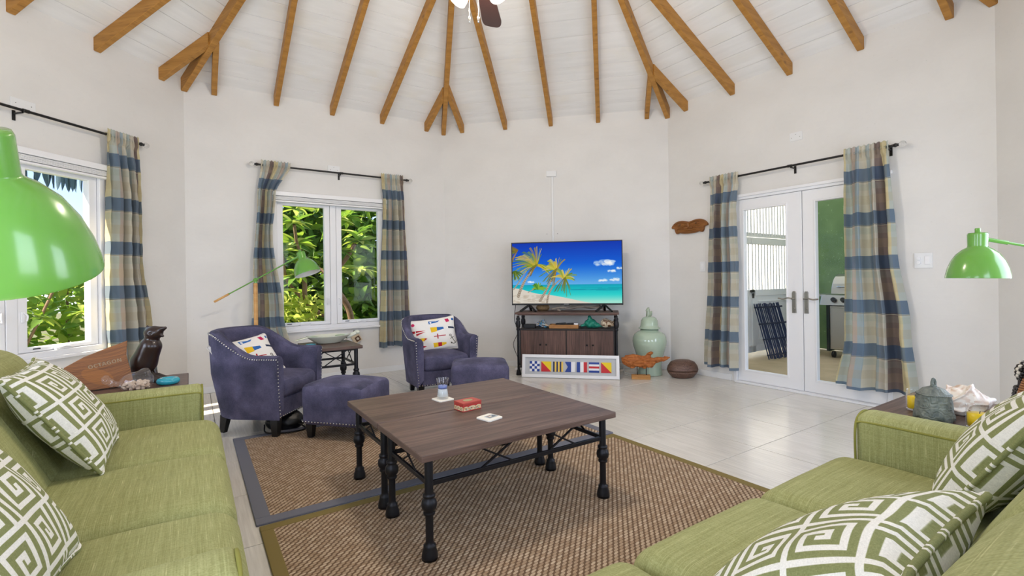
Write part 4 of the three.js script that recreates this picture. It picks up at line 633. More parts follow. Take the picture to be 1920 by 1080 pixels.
function curtain(label, k, L, R, yTop, yBot, folds, W0, seed) {
  const r = rng(seed), ph = r() * 6, tm = (pw(L, yBot) + pw(R, yBot)) / 2, g = thing('plaid_curtain', label, 'curtain', onWall(k, tm, yBot, 0), WALL[k].turn, 'plaid curtains');
  const hh = yTop - yBot, A = [r(), r(), r(), r()];
  const f = (u, v) => {
    const y = yBot + v * hh, l = pw(L, y), rr = pw(R, y), dn = clamp((yTop - 0.09 - y) / 0.5, 0, 1), amp = lerp(0.014, 0.052, dn) * (0.75 + 0.5 * A[0]), w = u + 0.03 * Math.sin(u * 5 + A[1] * 6);
    let z = amp * Math.sin(folds * Math.PI * 2 * w + ph + 0.5 * Math.sin(v * 3 + A[2] * 6)) + 0.35 * amp * Math.sin(folds * 2.3 * Math.PI * 2 * w + ph * 2 + v * 2);
    if (y > yTop - 0.1) { const e = Math.sin(folds * 3 * Math.PI * 2 * u + ph), top = (y - (yTop - 0.1)) / 0.1; z = 0.013 + 0.008 * e * (1 - 0.2 * top); }
    z += 0.004 * Math.sin(y * 37 + u * 19) * Math.sin(u * 31 + A[3] * 5);
    return [lerp(l, rr, u) - tm + 0.008 * Math.sin(folds * 4 * Math.PI * u + ph) * dn, y - yBot + (v > 0.985 ? 0.006 * Math.sin(u * folds * 19) : 0) + (v < 0.02 ? 0.012 * Math.sin(u * 9 + A[1] * 6) : 0), 0.092 + z];
  };
  mesh('cloth', sheet(f, 150, 70, (u, v) => [u * W0 / 0.84 + A[0], (v * hh - (hh - 0.2)) / 0.385]), CURTAIN, g);
  mesh('rod_pocket', sheet((u, v) => { const a = v * Math.PI * 2, rr = 0.0155 + 0.003 * Math.sin(u * folds * 38 + a); return [lerp(pw(L, yTop - 0.05), pw(R, yTop - 0.05), u) - tm, hh - 0.05 + Math.sin(a) * rr, 0.09 + Math.cos(a) * rr]; }, 90, 12, (u, v) => [u * W0 / 0.84 + A[0], 0.5 + v * 0.1]), CURTAIN, g);
}
curtain('plaid curtain hanging at the right of the left window by the bird carving', 'A', [[0.3, 2.1], [1.0, 2.08], [2.2, 2.11], [2.5, 2.1]], [[0.3, 2.53], [0.8, 2.49], [1.4, 2.41], [2.2, 2.4], [2.5, 2.385]], 2.512, 0.3, 3.5, 0.86, 11);
curtain('plaid curtain hanging at the left of the middle window behind the standing lamp', 'B', [[0.35, 0.57], [1.2, 0.6], [2.1, 0.655], [2.5, 0.7]], [[0.35, 0.98], [0.8, 0.9], [1.7, 0.8], [2.15, 0.84], [2.5, 1.0]], 2.522, 0.36, 3, 0.86, 23);
curtain('plaid curtain hanging at the right of the middle window', 'B', [[0.34, 2.02], [1.2, 2.04], [2.2, 2.07], [2.5, 2.05]], [[0.34, 2.41], [1.2, 2.39], [2.1, 2.36], [2.5, 2.34]], 2.522, 0.335, 3.5, 0.86, 35);
curtain('plaid curtain hanging at the left of the french doors', 'D', [[0.14, 0.53], [1.2, 0.6], [2.3, 0.64]], [[0.14, 0.95], [1.2, 0.965], [1.9, 0.94], [2.3, 0.985]], 2.3, 0.145, 3, 0.88, 47);
curtain('wide plaid curtain hanging at the right of the french doors', 'D', [[0.14, 1.89], [0.6, 1.97], [1.4, 1.99], [2.3, 2.0]], [[0.14, 2.51], [0.7, 2.46], [1.4, 2.38], [2.3, 2.335]], 2.3, 0.15, 3, 0.92, 59);

// ---------------------------------------------------------------- green task lamps
const PAINT = mat(0x68a444, 0.22, { clearcoat: 0.5, clearcoatRoughness: 0.1 }), SHADE_IN = mat(0xf4f4ee, 0.6), OAK = mat(0xffffff, 0.55, { map: woodTex(256, 256, 17, [226, 180, 116], [206, 152, 88], [168, 112, 60], 1, 6), size: 0.5 });
const YS = (p) => p.map(([r, y]) => [r, y * 1.25]), shadeOuter = lathe(YS([[0.1262, 0.0], [0.127, 0.003], [0.125, 0.016], [0.118, 0.042], [0.105, 0.072], [0.085, 0.1], [0.06, 0.12], [0.042, 0.129], [0.04, 0.134], [0.041, 0.182], [0.038, 0.188], [0.012, 0.189], [0.012, 0.206], [0.01, 0.208], [0, 0.208]]), 56), shadeInner = lathe(YS([[0.1262, 0.0], [0.1225, 0.016], [0.1155, 0.041], [0.1025, 0.07], [0.083, 0.097], [0.058, 0.117], [0.03, 0.126], [0, 0.127]]), 56);
function lamp(label, base, pivot, tail, neck, rim, axis) {
  const t = thing('floor_lamp', label, 'lamp', base, 0, 'green swing arm floor lamps'), q = (p) => [p[0] - base[0], p[1] - base[1], p[2] - base[2]], [P, A, N, R] = [pivot, tail, neck, rim].map(q);
  mesh('base', lathe([[0, 0], [0.125, 0], [0.13, 0.006], [0.128, 0.016], [0.03, 0.024], [0, 0.026]], 36), BLACK, t); mesh('pole', box(0.032, P[1] - 0.05, 0.032, 0.008, P[0], (P[1] - 0.05) / 2 + 0.02, P[2]), OAK, t);
  mesh('pivot', join([cyl(0.013, 0.013, 0.045, P[0], P[1] - 0.035, P[2], 14), ball(0.022, ...P)]), PAINT, t);
  const arm = sub('swing_arm', t); mesh('arm_rod', join([bar(A, N, 0.0065, 10), bar([lerp(A[0], N[0], 0.86), lerp(A[1], N[1], 0.86), lerp(A[2], N[2], 0.86)], N, 0.0105, 12)]), PAINT, arm);
  const e = [0.17, 0.0].map((k) => [0, 1, 2].map((i) => lerp(A[i], N[i], k))); mesh('counterweight', bar(e[1], e[0], 0.011, 12), OAK, arm);
  const sh = sub('shade', t, R); sh.quaternion.setFromUnitVectors(new THREE.Vector3(0, 1, 0), new THREE.Vector3(...axis).normalize());
  mesh('shade_shell', shadeOuter, PAINT, sh); mesh('shade_lining', shadeInner, SHADE_IN, sh, { label: 'white enamel lining' }); mesh('bulb', ball(0.028, 0, 0.055, 0), mat(0xf6f4ec, 0.3), sh);
}
lamp('green floor lamp with wooden pole in front of the middle window', [-2.793, 0.0005, 2.063], [-2.793, 1.194, 2.063], [-3.205, 0.978, 2.145], [-2.355, 1.43, 1.975], [-2.27, 1.25, 1.958], [-0.36, 1, 0.02]);
lamp('green floor lamp in the right foreground with its shade above the candles', [3.1, 0.0005, 3.43], [3.1, 1.24, 3.43], [3.32, 1.19, 3.42], [2.645, 1.34, 3.425], [2.599, 1.138, 3.432], [0.02, 1, 0]);
lamp('large green floor lamp shade cut by the left picture edge', [-0.36, 0.0005, 6.2], [-0.36, 1.25, 6.2], [-0.45, 1.19, 6.4], [-0.26, 1.37, 5.79], [-0.2733, 1.1907, 5.7227], [0.2385, 0.9209, 0.3084]);

// ---------------------------------------------------------------- things on the tables
const onTable = 0.4605, onSide = 0.5705;
{ const t = thing('candle_glass', 'flared glass of blue and white layered wax on a coaster', 'candle', AB(-2.752, 2.408, onTable + 0.009));
  mesh('glass_cup', lathe([[0, 0.0], [0.032, 0.0], [0.036, 0.003], [0.036, 0.012], [0.031, 0.04], [0.0285, 0.065], [0.031, 0.09], [0.037, 0.118], [0.0355, 0.118], [0.0295, 0.09], [0.027, 0.065], [0.0295, 0.04], [0.034, 0.012], [0, 0.009]], 40), mat(0xffffff, 0.03, { transmission: 1, thickness: 0, ior: 1.5 }), t);
  mesh('white_wax', lathe([[0, 0.0125], [0.033, 0.0125], [0.0288, 0.04], [0.0268, 0.058], [0, 0.058]], 32), mat(0xdfe8ea, 0.4), t); mesh('blue_wax', lathe([[0, 0.0582], [0.0268, 0.0582], [0.0262, 0.066], [0.027, 0.076], [0, 0.076]], 32), mat(0x6f84c4, 0.4), t); mesh('wick', bar([0, 0.076, 0], [0.002, 0.084, 0], 0.0012, 6), BLACK, t); }
const coasterGeo = () => prism([[-0.05, -0.042], [-0.042, -0.05], [0.042, -0.05], [0.05, -0.042], [0.05, 0.042], [0.042, 0.05], [-0.042, 0.05], [-0.05, 0.042]], 0.005, 0.0015).rotateX(-Math.PI / 2).translate(0, 0.0015, 0);
tag(mesh('coaster', coasterGeo(), mat(0xefece2, 0.6), null, { p: AB(-2.752, 2.408, onTable), r: [0, QT + 0.1, 0] }), 'white stone coaster under the candle glass', 'coaster');
{ const t = thing('coaster', 'white coaster with a small picture lying by itself on the near table', 'coaster', AB(-2.727, 2.9, onTable), QT + 0.25); mesh('stone', coasterGeo(), mat(0xefece2, 0.6), t);
  mesh('print', keep(new THREE.PlaneGeometry(0.062, 0.045).rotateX(-Math.PI / 2).translate(0.012, 0.0085, 0)), mat(0xffffff, 0.7, { map: canvasTex(64, 64, (c) => { c.fillStyle = '#a9b4ba'; c.fillRect(0, 0, 64, 64); c.fillStyle = '#6c7684'; c.fillRect(6, 30, 50, 22); c.fillStyle = '#d9d2c4'; c.fillRect(14, 18, 20, 22); c.fillStyle = '#8d5a52'; c.fillRect(12, 12, 24, 8); c.fillStyle = '#4f5a68'; c.fillRect(42, 20, 10, 26); }) }), t); }
{ const t = thing('card_box', 'small red decorated box on the coffee table', 'box', AB(-2.728, 2.672, onTable), QT + 0.12), side = canvasTex(256, 96, (c, w, h) => { c.fillStyle = '#b8342e'; c.fillRect(0, 0, w, h); c.fillStyle = '#e2cda6'; c.beginPath(); c.moveTo(4, 84); c.lineTo(4, 36); c.quadraticCurveTo(40, 12, 74, 36); c.quadraticCurveTo(128, 10, 180, 36); c.quadraticCurveTo(215, 12, 250, 36); c.lineTo(250, 84); c.fill(); const r = rng(3); for (let i = 0; i < 60; i++) { c.fillStyle = ['#5b7a6a', '#d9952c', '#7c8f95', '#a85a3a', '#c9b26a'][i % 5]; c.beginPath(); c.arc(16 + r() * 220, 40 + r() * 36, 3 + r() * 5, 0, 7); c.fill(); } });
  const M = mat(0xffffff, 0.5, { map: side });
  mesh('box_body', keep(new THREE.BoxGeometry(0.12, 0.035, 0.085).translate(0, 0.0178, 0)), M, t); mesh('lid', box(0.123, 0.012, 0.088, 0.002, 0, 0.0412, 0), mat(0xb4473c, 0.45), t); mesh('emblem', cyl(0.022, 0.022, 0.001, 0, 0, 0, 24).scale(1.3, 1, 1).translate(0, 0.0472, 0), mat(0xa59a70, 0.5), t); }
// platter table
{ const t = thing('fish_platter', 'pale green ceramic fish platter with tail handle on the table by the window', 'platter', AB(-2.87, 0.11, onSide), QT + 0.12), C = mat(0xd7dccb, 0.2, { clearcoat: 0.6, clearcoatRoughness: 0.1 }), G = mat(0x93ad84, 0.3), Wm = mat(0xe4ebe2, 0.25);
  mesh('dish', lathe([[0, 0.0], [0.11, 0.0], [0.125, 0.012], [0.16, 0.035], [0.205, 0.068], [0.212, 0.075], [0.205, 0.077], [0.155, 0.045], [0.11, 0.022], [0, 0.02]], 56), C, t, { s: [1, 1, 0.62] });
  mesh('tail_handle', tube([[0.17, 0.05, 0.0], [0.22, 0.065, 0.0], [0.25, 0.078, 0], [0.275, 0.088, 0]], 0.022, 24, 12).scale(1, 0.9, 1), C, t); mesh('tail_knob', ball(0.03).scale(0.9, 0.75, 1.3).translate(0.285, 0.085, 0), C, t); mesh('snout', prism([[-0.2, 0.06], [-0.31, 0.045], [-0.3, 0.055], [-0.2, 0.078]], 0.03, 0.004).translate(0, 0, -0.015), C, t);
  const leaf = (x, z, a, m, s = 1) => mesh('relief_leaf', ball(0.05).scale(1.5 * s, 0.22, 0.5 * s), m, t, { p: [x, 0.045 + Math.abs(x) * 0.12, z], r: [0, a, 0] });
  leaf(-0.1, 0.02, 0.4, G); leaf(0.02, -0.03, -0.3, Wm, 1.1); leaf(0.1, 0.02, 0.2, Wm); leaf(-0.03, 0.04, 0.9, Wm); leaf(0.13, -0.03, -0.8, G, 0.8); leaf(-0.15, -0.02, -0.3, G, 0.8); }
tag(mesh('glass_dish', lathe([[0, 0], [0.03, 0], [0.042, 0.012], [0.046, 0.03], [0.043, 0.03], [0.037, 0.014], [0, 0.006]], 8), mat(0x6fc9dc, 0.05, { transmission: 0.6, thickness: 0.01, ior: 1.45 }), null, { p: AB(-3.08, 0.34, onSide) }), 'small turquoise glass dish beside the fish platter', 'dish');
// left side table
{ const t = thing('bird_carving', 'dark polished wood bird carving perched on a rough base', 'carving', AB(-4.21, 1.315, onSide), 0.12); t.scale.setScalar(1.13); const M = mat(0x2a1a16, 0.28, { clearcoat: 0.3, clearcoatRoughness: 0.2 });
  mesh('bird', field((x, y, z) => {
    let d = cap(x, y, z, [0.022, 0.19, 0], [-0.018, 0.105, 0], 0.052, 0.06); d = smin(d, cap(x, y, z, [-0.02, 0.1, 0], [-0.075, 0.008, 0], 0.052, 0.024), 0.03); d = smin(d, ell(x, y, z, [0.04, 0.262, 0], [0.046, 0.038, 0.04]), 0.018);
    d = smin(d, cap(x, y, z, [0.055, 0.272, 0], [0.108, 0.29, 0], 0.028, 0.008), 0.012); d = smin(d, cap(x, y, z, [0.065, 0.26, 0], [0.094, 0.246, 0], 0.02, 0.006), 0.008); d = smin(d, cap(x, y, z, [0.02, 0.275, 0], [0.006, 0.3, 0.0], 0.022, 0.005), 0.01); return Math.max(d, -ell(x, y, z, [0.058, 0.266, 0.042], [0.012, 0.009, 0.01])); }, [0, 0.155, 0], 0.17, 84), M, t);
  for (const s of [-1, 1]) mesh('claw', bar([0.025, 0.062, s * 0.02], [0.035, 0.03, s * 0.022], 0.01, 8), M, t);
  mesh('perch', field((x, y, z) => ell(x, y, z, [0.015, 0.012, 0], [0.085, 0.035, 0.05]) + 0.016 * (n3(x * 40, y * 40, z * 40, 9) - 0.5), [0, 0.01, 0], 0.12, 48), mat(0x2e2420, 0.6), t); }
{ const t = thing('name_board', 'thick wood slab carved OCTAGON standing behind the bag of shells', 'sign', AB(-4.42, 1.41, onSide), QT + 0.18); t.scale.set(1.15, 1.12, 1);
  const M = mat(0xffffff, 0.6, { map: canvasTex(512, 512, (c, w) => { const r = rng(8); c.fillStyle = '#8a5a36'; c.fillRect(0, 0, w, w); for (let i = 0; i < 260; i++) { c.strokeStyle = ['#5e3a22', '#a4703f', '#b9783c', '#6d4a34', '#3d2a20'][i % 5]; c.globalAlpha = 0.25; c.lineWidth = 1 + r() * 4; const y = r() * w; c.beginPath(); c.moveTo(0, y); c.bezierCurveTo(160, y + (r() - 0.5) * 120, 330, y + (r() - 0.5) * 120, w, y - 90 + (r() - 0.5) * 60); c.stroke(); } c.globalAlpha = 0.3; c.fillStyle = '#c0782e'; c.beginPath(); c.ellipse(240, 180 + 200, 130, 70, 0.6, 0, 7); c.fill(); c.globalAlpha = 1; c.save(); c.translate(200, 330); c.rotate(-0.2); c.font = 'bold 52px sans-serif'; c.fillStyle = '#5f4634'; c.fillText('OCTAGON', -20, -40); c.fillStyle = '#9a8468'; c.fillText('OCTAGON', -18, -38); c.restore(); }), size: 1 });
  const g = prism([[-0.13, 0], [0.115, 0], [0.128, 0.03], [0.118, 0.09], [0.104, 0.16], [0.11, 0.235], [0.03, 0.205], [-0.06, 0.168], [-0.13, 0.125], [-0.135, 0.05]], 0.03, 0.004), p = g.attributes.position, uv = g.attributes.uv; for (let i = 0; i < p.count; i++) uv.setXY(i, (p.getX(i) + 0.135) / 0.27, p.getY(i) / 0.25);
  const mm = M.clone(); mm.userData = {}; mesh('slab', keep(g), mm, t, { r: [-0.14, 0, 0] }); }
{ const t = thing('bag_of_shells', 'clear plastic bag of small pale shells on the left side table', 'bag', AB(-4.245, 1.56, onSide), 0.3), r = rng(6);
  mesh('shell_fill', join(Array.from({ length: 120 }, () => { const a = r() * 6.28, q = Math.sqrt(r()) * 0.062; return ball(0.008 + r() * 0.006, 0, 0, 0, 7, 5).scale(1, 0.6, 1.2).rotateX(r() * 3).rotateY(r() * 6).translate(Math.cos(a) * q, 0.012 + r() * 0.03, Math.sin(a) * q * 0.8); })), mat(0xc9b6a4, 0.6), t, { kind: 'stuff' });
  mesh('plastic_film', field((x, y, z) => smin(ell(x, y, z, [0, 0.045, 0], [0.085, 0.05, 0.07]), cap(x, y, z, [0.03, 0.07, 0], [0.06, 0.1, 0.0], 0.04, 0.02), 0.03) + 0.02 * (n3(x * 26, y * 26, z * 26, 3) - 0.5), [0, 0.05, 0], 0.13, 44), mat(0xffffff, 0.05, { transmission: 0.97, thickness: 0 }), t); mesh('gathered_neck', field((x, y, z) => cap(x, y, z, [-0.07, 0.03, 0.03], [-0.12, 0.07, 0.05], 0.012, 0.024) + 0.014 * (n3(x * 60, y * 60, z * 60, 4) - 0.5), [-0.1, 0.05, 0.04], 0.07, 30), mat(0xffffff, 0.05, { transmission: 0.97, thickness: 0 }), t); }
tag(mesh('turquoise_dish', new THREE.TorusGeometry(0.04, 0.019, 14, 36).rotateX(Math.PI / 2).translate(0, 0.019, 0), mat(0x2fa3b8, 0.2, { clearcoat: 0.4 }), null, { p: AB(-4.1, 1.475, onSide) }), 'turquoise ceramic ring at the foot of the bird carving', 'ring dish');
// right side table
function jarCandle(label, p, r, h) { const t = thing('jar_candle', label, 'candle', p, 0, 'yellow jar candles'); mesh('glass_jar', lathe([[0, 0], [r - 0.004, 0], [r, 0.006], [r, h - 0.012], [r - 0.003, h - 0.008], [r, h], [r - 0.003, h], [r - 0.005, h - 0.008], [r - 0.003, h - 0.014], [r - 0.003, 0.008], [0, 0.005]], 40), mat(0xffffff, 0.03, { transmission: 1, thickness: 0, ior: 1.5 }), t); mesh('wax', lathe([[0, 0.0085], [r - 0.0036, 0.0085], [r - 0.0036, h * 0.66], [0, h * 0.66]], 36), mat(0xe6c60a, 0.35), t); mesh('wick', bar([0, h * 0.66, 0], [0.002, h * 0.66 + 0.01, 0], 0.0014, 6), BLACK, t); }
jarCandle('yellow jar candle behind the bronze bell', AB(-1.35, 4.225, onSide), 0.031, 0.088); jarCandle('yellow jar candle at the front nearest the sofa pillow', AB(-1.475, 4.46, onSide), 0.04, 0.086);
{ const t = thing('bronze_bell', 'grey green bronze bell with raised figures and loop handle', 'bell', AB(-1.463, 4.32, onSide), 0.5), M = mat(0xffffff, 0.55, { metalness: 0.35, map: tex(256, 256, (u, v) => { const k = fbm(u, v, 9, 9, 5, 4); return mixc([82, 92, 92], [150, 156, 146], k); }), bumpMap: tex(256, 256, (u, v) => Math.pow(Math.abs(Math.sin(fbm(u, v, 6, 5, 8, 3) * 16)), 2), false), bumpScale: 0.0014, size: 0.16 });
  const g = lathe([[0.06, 0.0], [0.067, 0.002], [0.066, 0.02], [0.062, 0.03], [0.06, 0.07], [0.055, 0.1], [0.059, 0.103], [0.058, 0.107], [0.051, 0.11], [0.036, 0.126], [0.016, 0.134], [0, 0.136]], 64), p = g.attributes.position; for (let i = 0; i < p.count; i++) if (p.getY(i) < 0.021) p.setY(i, p.getY(i) + 0.007 + 0.006 * Math.sin(Math.atan2(p.getZ(i), p.getX(i)) * 6)); g.computeVertexNormals(); mesh('bell_body', g, M, t); mesh('inner_rim', cyl(0.058, 0.056, 0.02, 0, 0.0, 0, 32), M, t);
  mesh('loop_handle', join([tube([[-0.007, 0.13, 0], [-0.008, 0.152, 0], [0, 0.165, 0], [0.008, 0.152, 0], [0.007, 0.13, 0]], 0.0055, 30, 8), cyl(0.012, 0.009, 0.012, 0, 0.132, 0, 12)]), M, t); }
{ const t = thing('conch_shell', 'large spiky white and pink conch shell behind the bell', 'shell', AB(-1.26, 4.37, onSide), 0.35), M = mat(0xffffff, 0.5, { map: tex(256, 256, (u, v) => mixc([238, 231, 220], [206, 178, 156], clamp((fbm(u, v, 5, 14, 4, 4) - 0.4) * 2.2, 0, 1))), size: 0.16 });
  mesh('shell_body', field((x, y, z) => { const a = Math.atan2(z, y - 0.055), L = x + 0.01, R = 0.058 * Math.max(0, 1 - Math.pow(Math.abs(L) / 0.105, 1.7)) + 0.006; let d = (Math.hypot(y - 0.055, z) - R) * 0.75 - Math.pow(Math.max(0, Math.sin(a * 5 + x * 40)), 6) * 0.012 * (x < 0.03 ? 1 : 0.3) + 0.003 * Math.sin(x * 150 + a * 2); d = Math.max(d, Math.abs(x) - 0.105); d = smin(d, cap(x, y, z, [0.0, 0.05, 0.045], [0.1, 0.06, 0.03], 0.03, 0.01), 0.02); return Math.max(d, -ell(x, y, z, [-0.015, 0.035, 0.075], [0.05, 0.022, 0.035]), -y + 0.001); }, [0, 0.06, 0], 0.125, 84), M, t); mesh('aperture_lip', tube([[-0.055, 0.03, 0.048], [-0.03, 0.014, 0.058], [0.01, 0.012, 0.058], [0.045, 0.03, 0.05]], 0.007, 24, 8), mat(0x7a5a52, 0.35), t); }
{ const t = thing('beaded_figure', 'black beaded vessel with woven reed handle at the right picture edge', 'ornament', AB(-1.24, 4.575, onSide), 0.2), r = rng(12), dark = [], lite = [];
  const row = (R, y, n, list, list2) => { for (let i = 0; i < n; i++) { const a = (i + (y * 400 % 2 > 1 ? 0.5 : 0)) / n * Math.PI * 2; (list2 && r() < 0.16 ? list2 : list).push(ball(0.0085, Math.cos(a) * R, y, Math.sin(a) * R, 8, 6)); } };
  for (let k = 0; k < 10; k++) { const y = 0.15 + k * 0.0125, R = Math.sqrt(Math.max(0.0002, 0.055 ** 2 - (y - 0.2) ** 2)); row(R, y, Math.max(4, Math.round(R * 400)), dark, lite); } for (let k = 0; k < 11; k++) { const y = 0.012 + k * 0.0125, R = 0.056 + 0.008 * Math.sin(k * 0.29); row(R, y, 24, dark, k > 8 ? lite : null); }
  mesh('vessel_core', lathe([[0, 0], [0.055, 0], [0.06, 0.05], [0.054, 0.14], [0.05, 0.2], [0.03, 0.245], [0, 0.252]], 28), mat(0x1b1014, 0.7), t); mesh('black_beads', join(dark), mat(0x141214, 0.2), t, { kind: 'stuff' }); mesh('white_beads', join(lite), mat(0xd8d2c6, 0.3), t, { kind: 'stuff' });
  mesh('woven_handle', (() => { const L = []; for (let i = 0; i < 20; i++) { const k = i / 19, a = lerp(0, 1, k); L.push(new THREE.TorusGeometry(0.02, 0.0045, 6, 14).rotateY(0.2).rotateX(Math.PI / 2 - 0.1).translate(-0.075 - 0.016 * Math.sin(a * 3.1) + a * 0.03, 0.012 + a * 0.17, 0.02)); } return join(L); })(), mat(0x9a6a44, 0.8), t); }

// ---------------------------------------------------------------- ceiling fan
{
  const Y = 3.03, t = thing('ceiling_fan', 'dark blade ceiling fan with lit glass shades at the top edge', 'ceiling fan', [0, Y, ZC]), DW = mat(0x341c18, 0.35), BZ = mat(0x4a4340, 0.35, { metalness: 0.7 });
  mesh('down_rod', cyl(0.014, 0.014, 1.75, 0, 0.08, 0, 12), BZ, t); mesh('motor_housing', lathe([[0, -0.09], [0.06, -0.09], [0.1, -0.06], [0.12, -0.01], [0.12, 0.05], [0.09, 0.085], [0.03, 0.11], [0, 0.11]], 32), BZ, t);
  const bs = new THREE.Shape(); bs.moveTo(0.16, -0.045); bs.lineTo(0.6, -0.072); bs.quadraticCurveTo(0.69, -0.07, 0.7, -0.03); bs.quadraticCurveTo(0.705, 0.02, 0.69, 0.055); bs.quadraticCurveTo(0.67, 0.07, 0.6, 0.068); bs.lineTo(0.16, 0.045);
  const bg = new THREE.ExtrudeGeometry(bs, { depth: 0.006, bevelEnabled: true, bevelSize: 0.002, bevelThickness: 0.002, bevelSegments: 1 }).rotateX(-Math.PI / 2 + 0.2);
  for (let i = 0; i < 5; i++) { const b = sub('blade', t, [0, 0.0, 0], [0, 0.1975 + (86 + 72 * i) * Math.PI / 180, 0]); mesh('blade_board', bg, DW, b); mesh('blade_iron', box(0.12, 0.01, 0.035, 0.004, 0.14, 0.0, 0), BZ, b); }
  const kit = sub('light_kit', t, [0, -0.015, 0]); mesh('fitter', lathe([[0, -0.16], [0.05, -0.155], [0.065, -0.12], [0.05, -0.09], [0, -0.09]], 24), BZ, kit);
  const SH = mat(0xffffff, 0.4, { emissive: 0xfff4e4, emissiveIntensity: 1.6 });
  for (let i = 0; i < 2; i++) {
    const a = 0.1975 + (i * 130 + 195) * Math.PI / 180, dx = Math.cos(a), dz = -Math.sin(a), s = sub('glass_shade', kit, [dx * 0.075, -0.115, dz * 0.075]); s.quaternion.setFromUnitVectors(new THREE.Vector3(0, -1, 0), new THREE.Vector3(dx * 0.75, -1, dz * 0.75).normalize());
    s.name = 'lamp_shade'; mesh('glass_bowl', lathe([[0.018, 0.0], [0.026, -0.012], [0.046, -0.04], [0.058, -0.075], [0.064, -0.11], [0.0, -0.118]], 28), SH, s);
    const l = new THREE.PointLight(0xfff1de, FAN_LAMP, 0, 2); l.position.set(dx * 0.075 + dx * 0.07, Y - 0.13 - 0.07, ZC + dz * 0.145); l.shadow.radius = 2.5; l.castShadow = true; scene.add(l);
  }
  for (const [x, z, y] of [[-0.057, 0.03, -0.3], [-0.006, 0.02, -0.3]]) { mesh('pull_chain', bar([x, -0.155, z], [x, y, z], 0.0018, 6), CHROME, kit); mesh('pull_knob', lathe([[0, y - 0.035], [0.005, y - 0.035], [0.0065, y - 0.02], [0.009, y - 0.008], [0.005, y + 0.004], [0, y + 0.006]], 14), CHROME, kit, { p: [x, 0, z] }); }
}

// ---------------------------------------------------------------- outside
{
  const g = structure('ground'); mesh('soil', new THREE.CylinderGeometry(30, 30, 0.1, 48).translate(0, -0.22, ZC), mat(0xffffff, 1, { map: tex(256, 256, (u, v) => mixc([120, 104, 74], [92, 108, 54], fbm(u, v, 8, 8, 3, 4))), size: 3 }), g);
  const p = structure('patio'); p.rotation.y = QT; // local x = a, z = b
  const PT = mat(0xffffff, 0.7, { map: tex(256, 256, (u, v) => { const k = fbm(u, v, 6, 6, 4, 4) - 0.5; return [196 + k * 24, 172 + k * 24, 132 + k * 24]; }), size: 1 });
  mesh('unseen_patio_roof', box(3.5, 0.02, 5.2, 0, 3.05, 2.95, 3.1), mat(0xf2f4f2, 1, { transmission: 0.45, thickness: 0, specularIntensity: 0.2 }), p);  // roof out of view, placed to shade the tarp and soften the sunlight
  mesh('paving', box(3.4, 0.1, 4.6, 0, 2.97, -0.062, 2.9), PT, p);
}
const LIME = mat(0xe6e6e2, 0.8), GATE = mat(0xeceae4, 0.7);
{ // slatted garden gate with solid lower panels, along a at b = 1.14
  const t = thing('slatted_gate', 'white slatted wooden gate with solid lower panels across the patio', 'gate', AB(2.75, 1.1), QT);
  const y0 = 0.06; for (const [x0, x1] of [[-1.45, 0.02], [0.05, 1.45]]) {
    const leaf = sub('gate_leaf', t), w = x1 - x0, xm = (x0 + x1) / 2; mesh('panel', box(w - 0.1, 0.78, 0.02, 0.002, xm, y0 + 0.45, 0), GATE, leaf); mesh('gate_frame', join([box(w, 0.09, 0.04, 0.004, xm, y0 + 0.05, 0), box(w, 0.09, 0.04, 0.004, xm, y0 + 0.86, 0), box(0.08, 0.9, 0.04, 0.004, x0 + 0.04, y0 + 0.45, 0), box(0.08, 0.9, 0.04, 0.004, x1 - 0.04, y0 + 0.45, 0)]), GATE, leaf); mesh('panel_moulding', frameGeo(x0 + 0.16, x1 - 0.16, y0 + 0.17, y0 + 0.74, 0.02, 0.02, 0.02, 0.02, 0.008, 0.022), GATE, leaf);
    for (let x = x0 + 0.03; x < x1 - 0.02; x += 0.082) mesh('slat', box(0.022, 0.72, 0.008, 0.002, x + 0.015, y0 + 1.26, 0), GATE, leaf);
    mesh('top_rail', box(w, 0.1, 0.045, 0.004, xm, y0 + 1.62, 0), GATE, leaf);
  }
  mesh('latch', join([box(0.09, 0.04, 0.02, 0.004, 0.03, 0.95, 0.03), box(0.03, 0.07, 0.02, 0.004, 0.05, 0.88, 0.03)]), mat(0x55524e, 0.4, { metalness: 0.8 }), t);
}
{ const t = thing('slatted_screen', 'white upper screen of vertical slats with pointed ends above the gate', 'screen', AB(2.75, 1.1, 1.74), QT); for (let x = -1.43; x < 1.44; x += 0.082) mesh('slat', prism([[-0.011, 0.0], [0.011, 0], [0.011, 0.84], [0.024, 0.88], [0, 0.95], [-0.024, 0.88], [-0.011, 0.84]], 0.007, 0.001).translate(x + 0.02, 0.03, -0.0035), GATE, t); mesh('bottom_rail', box(2.9, 0.06, 0.045, 0.004, 0, 0.035, -0.04), GATE, t); }
{ const t = thing('added_white_wall', 'added pale wall turned to the sun to whiten the gate gaps', 'wall', [4.2, -0.17, -7.4], -0.65); mesh('masonry', box(12, 4.2, 0.3, 0.02, 0, 2.1, 0), mat(0xf4f2ec, 0.9), t); mesh('coping', box(12.1, 0.1, 0.4, 0.02, 0, 4.25, 0), LIME, t); }  // added wall, angled into the sun so the gate gaps come out white
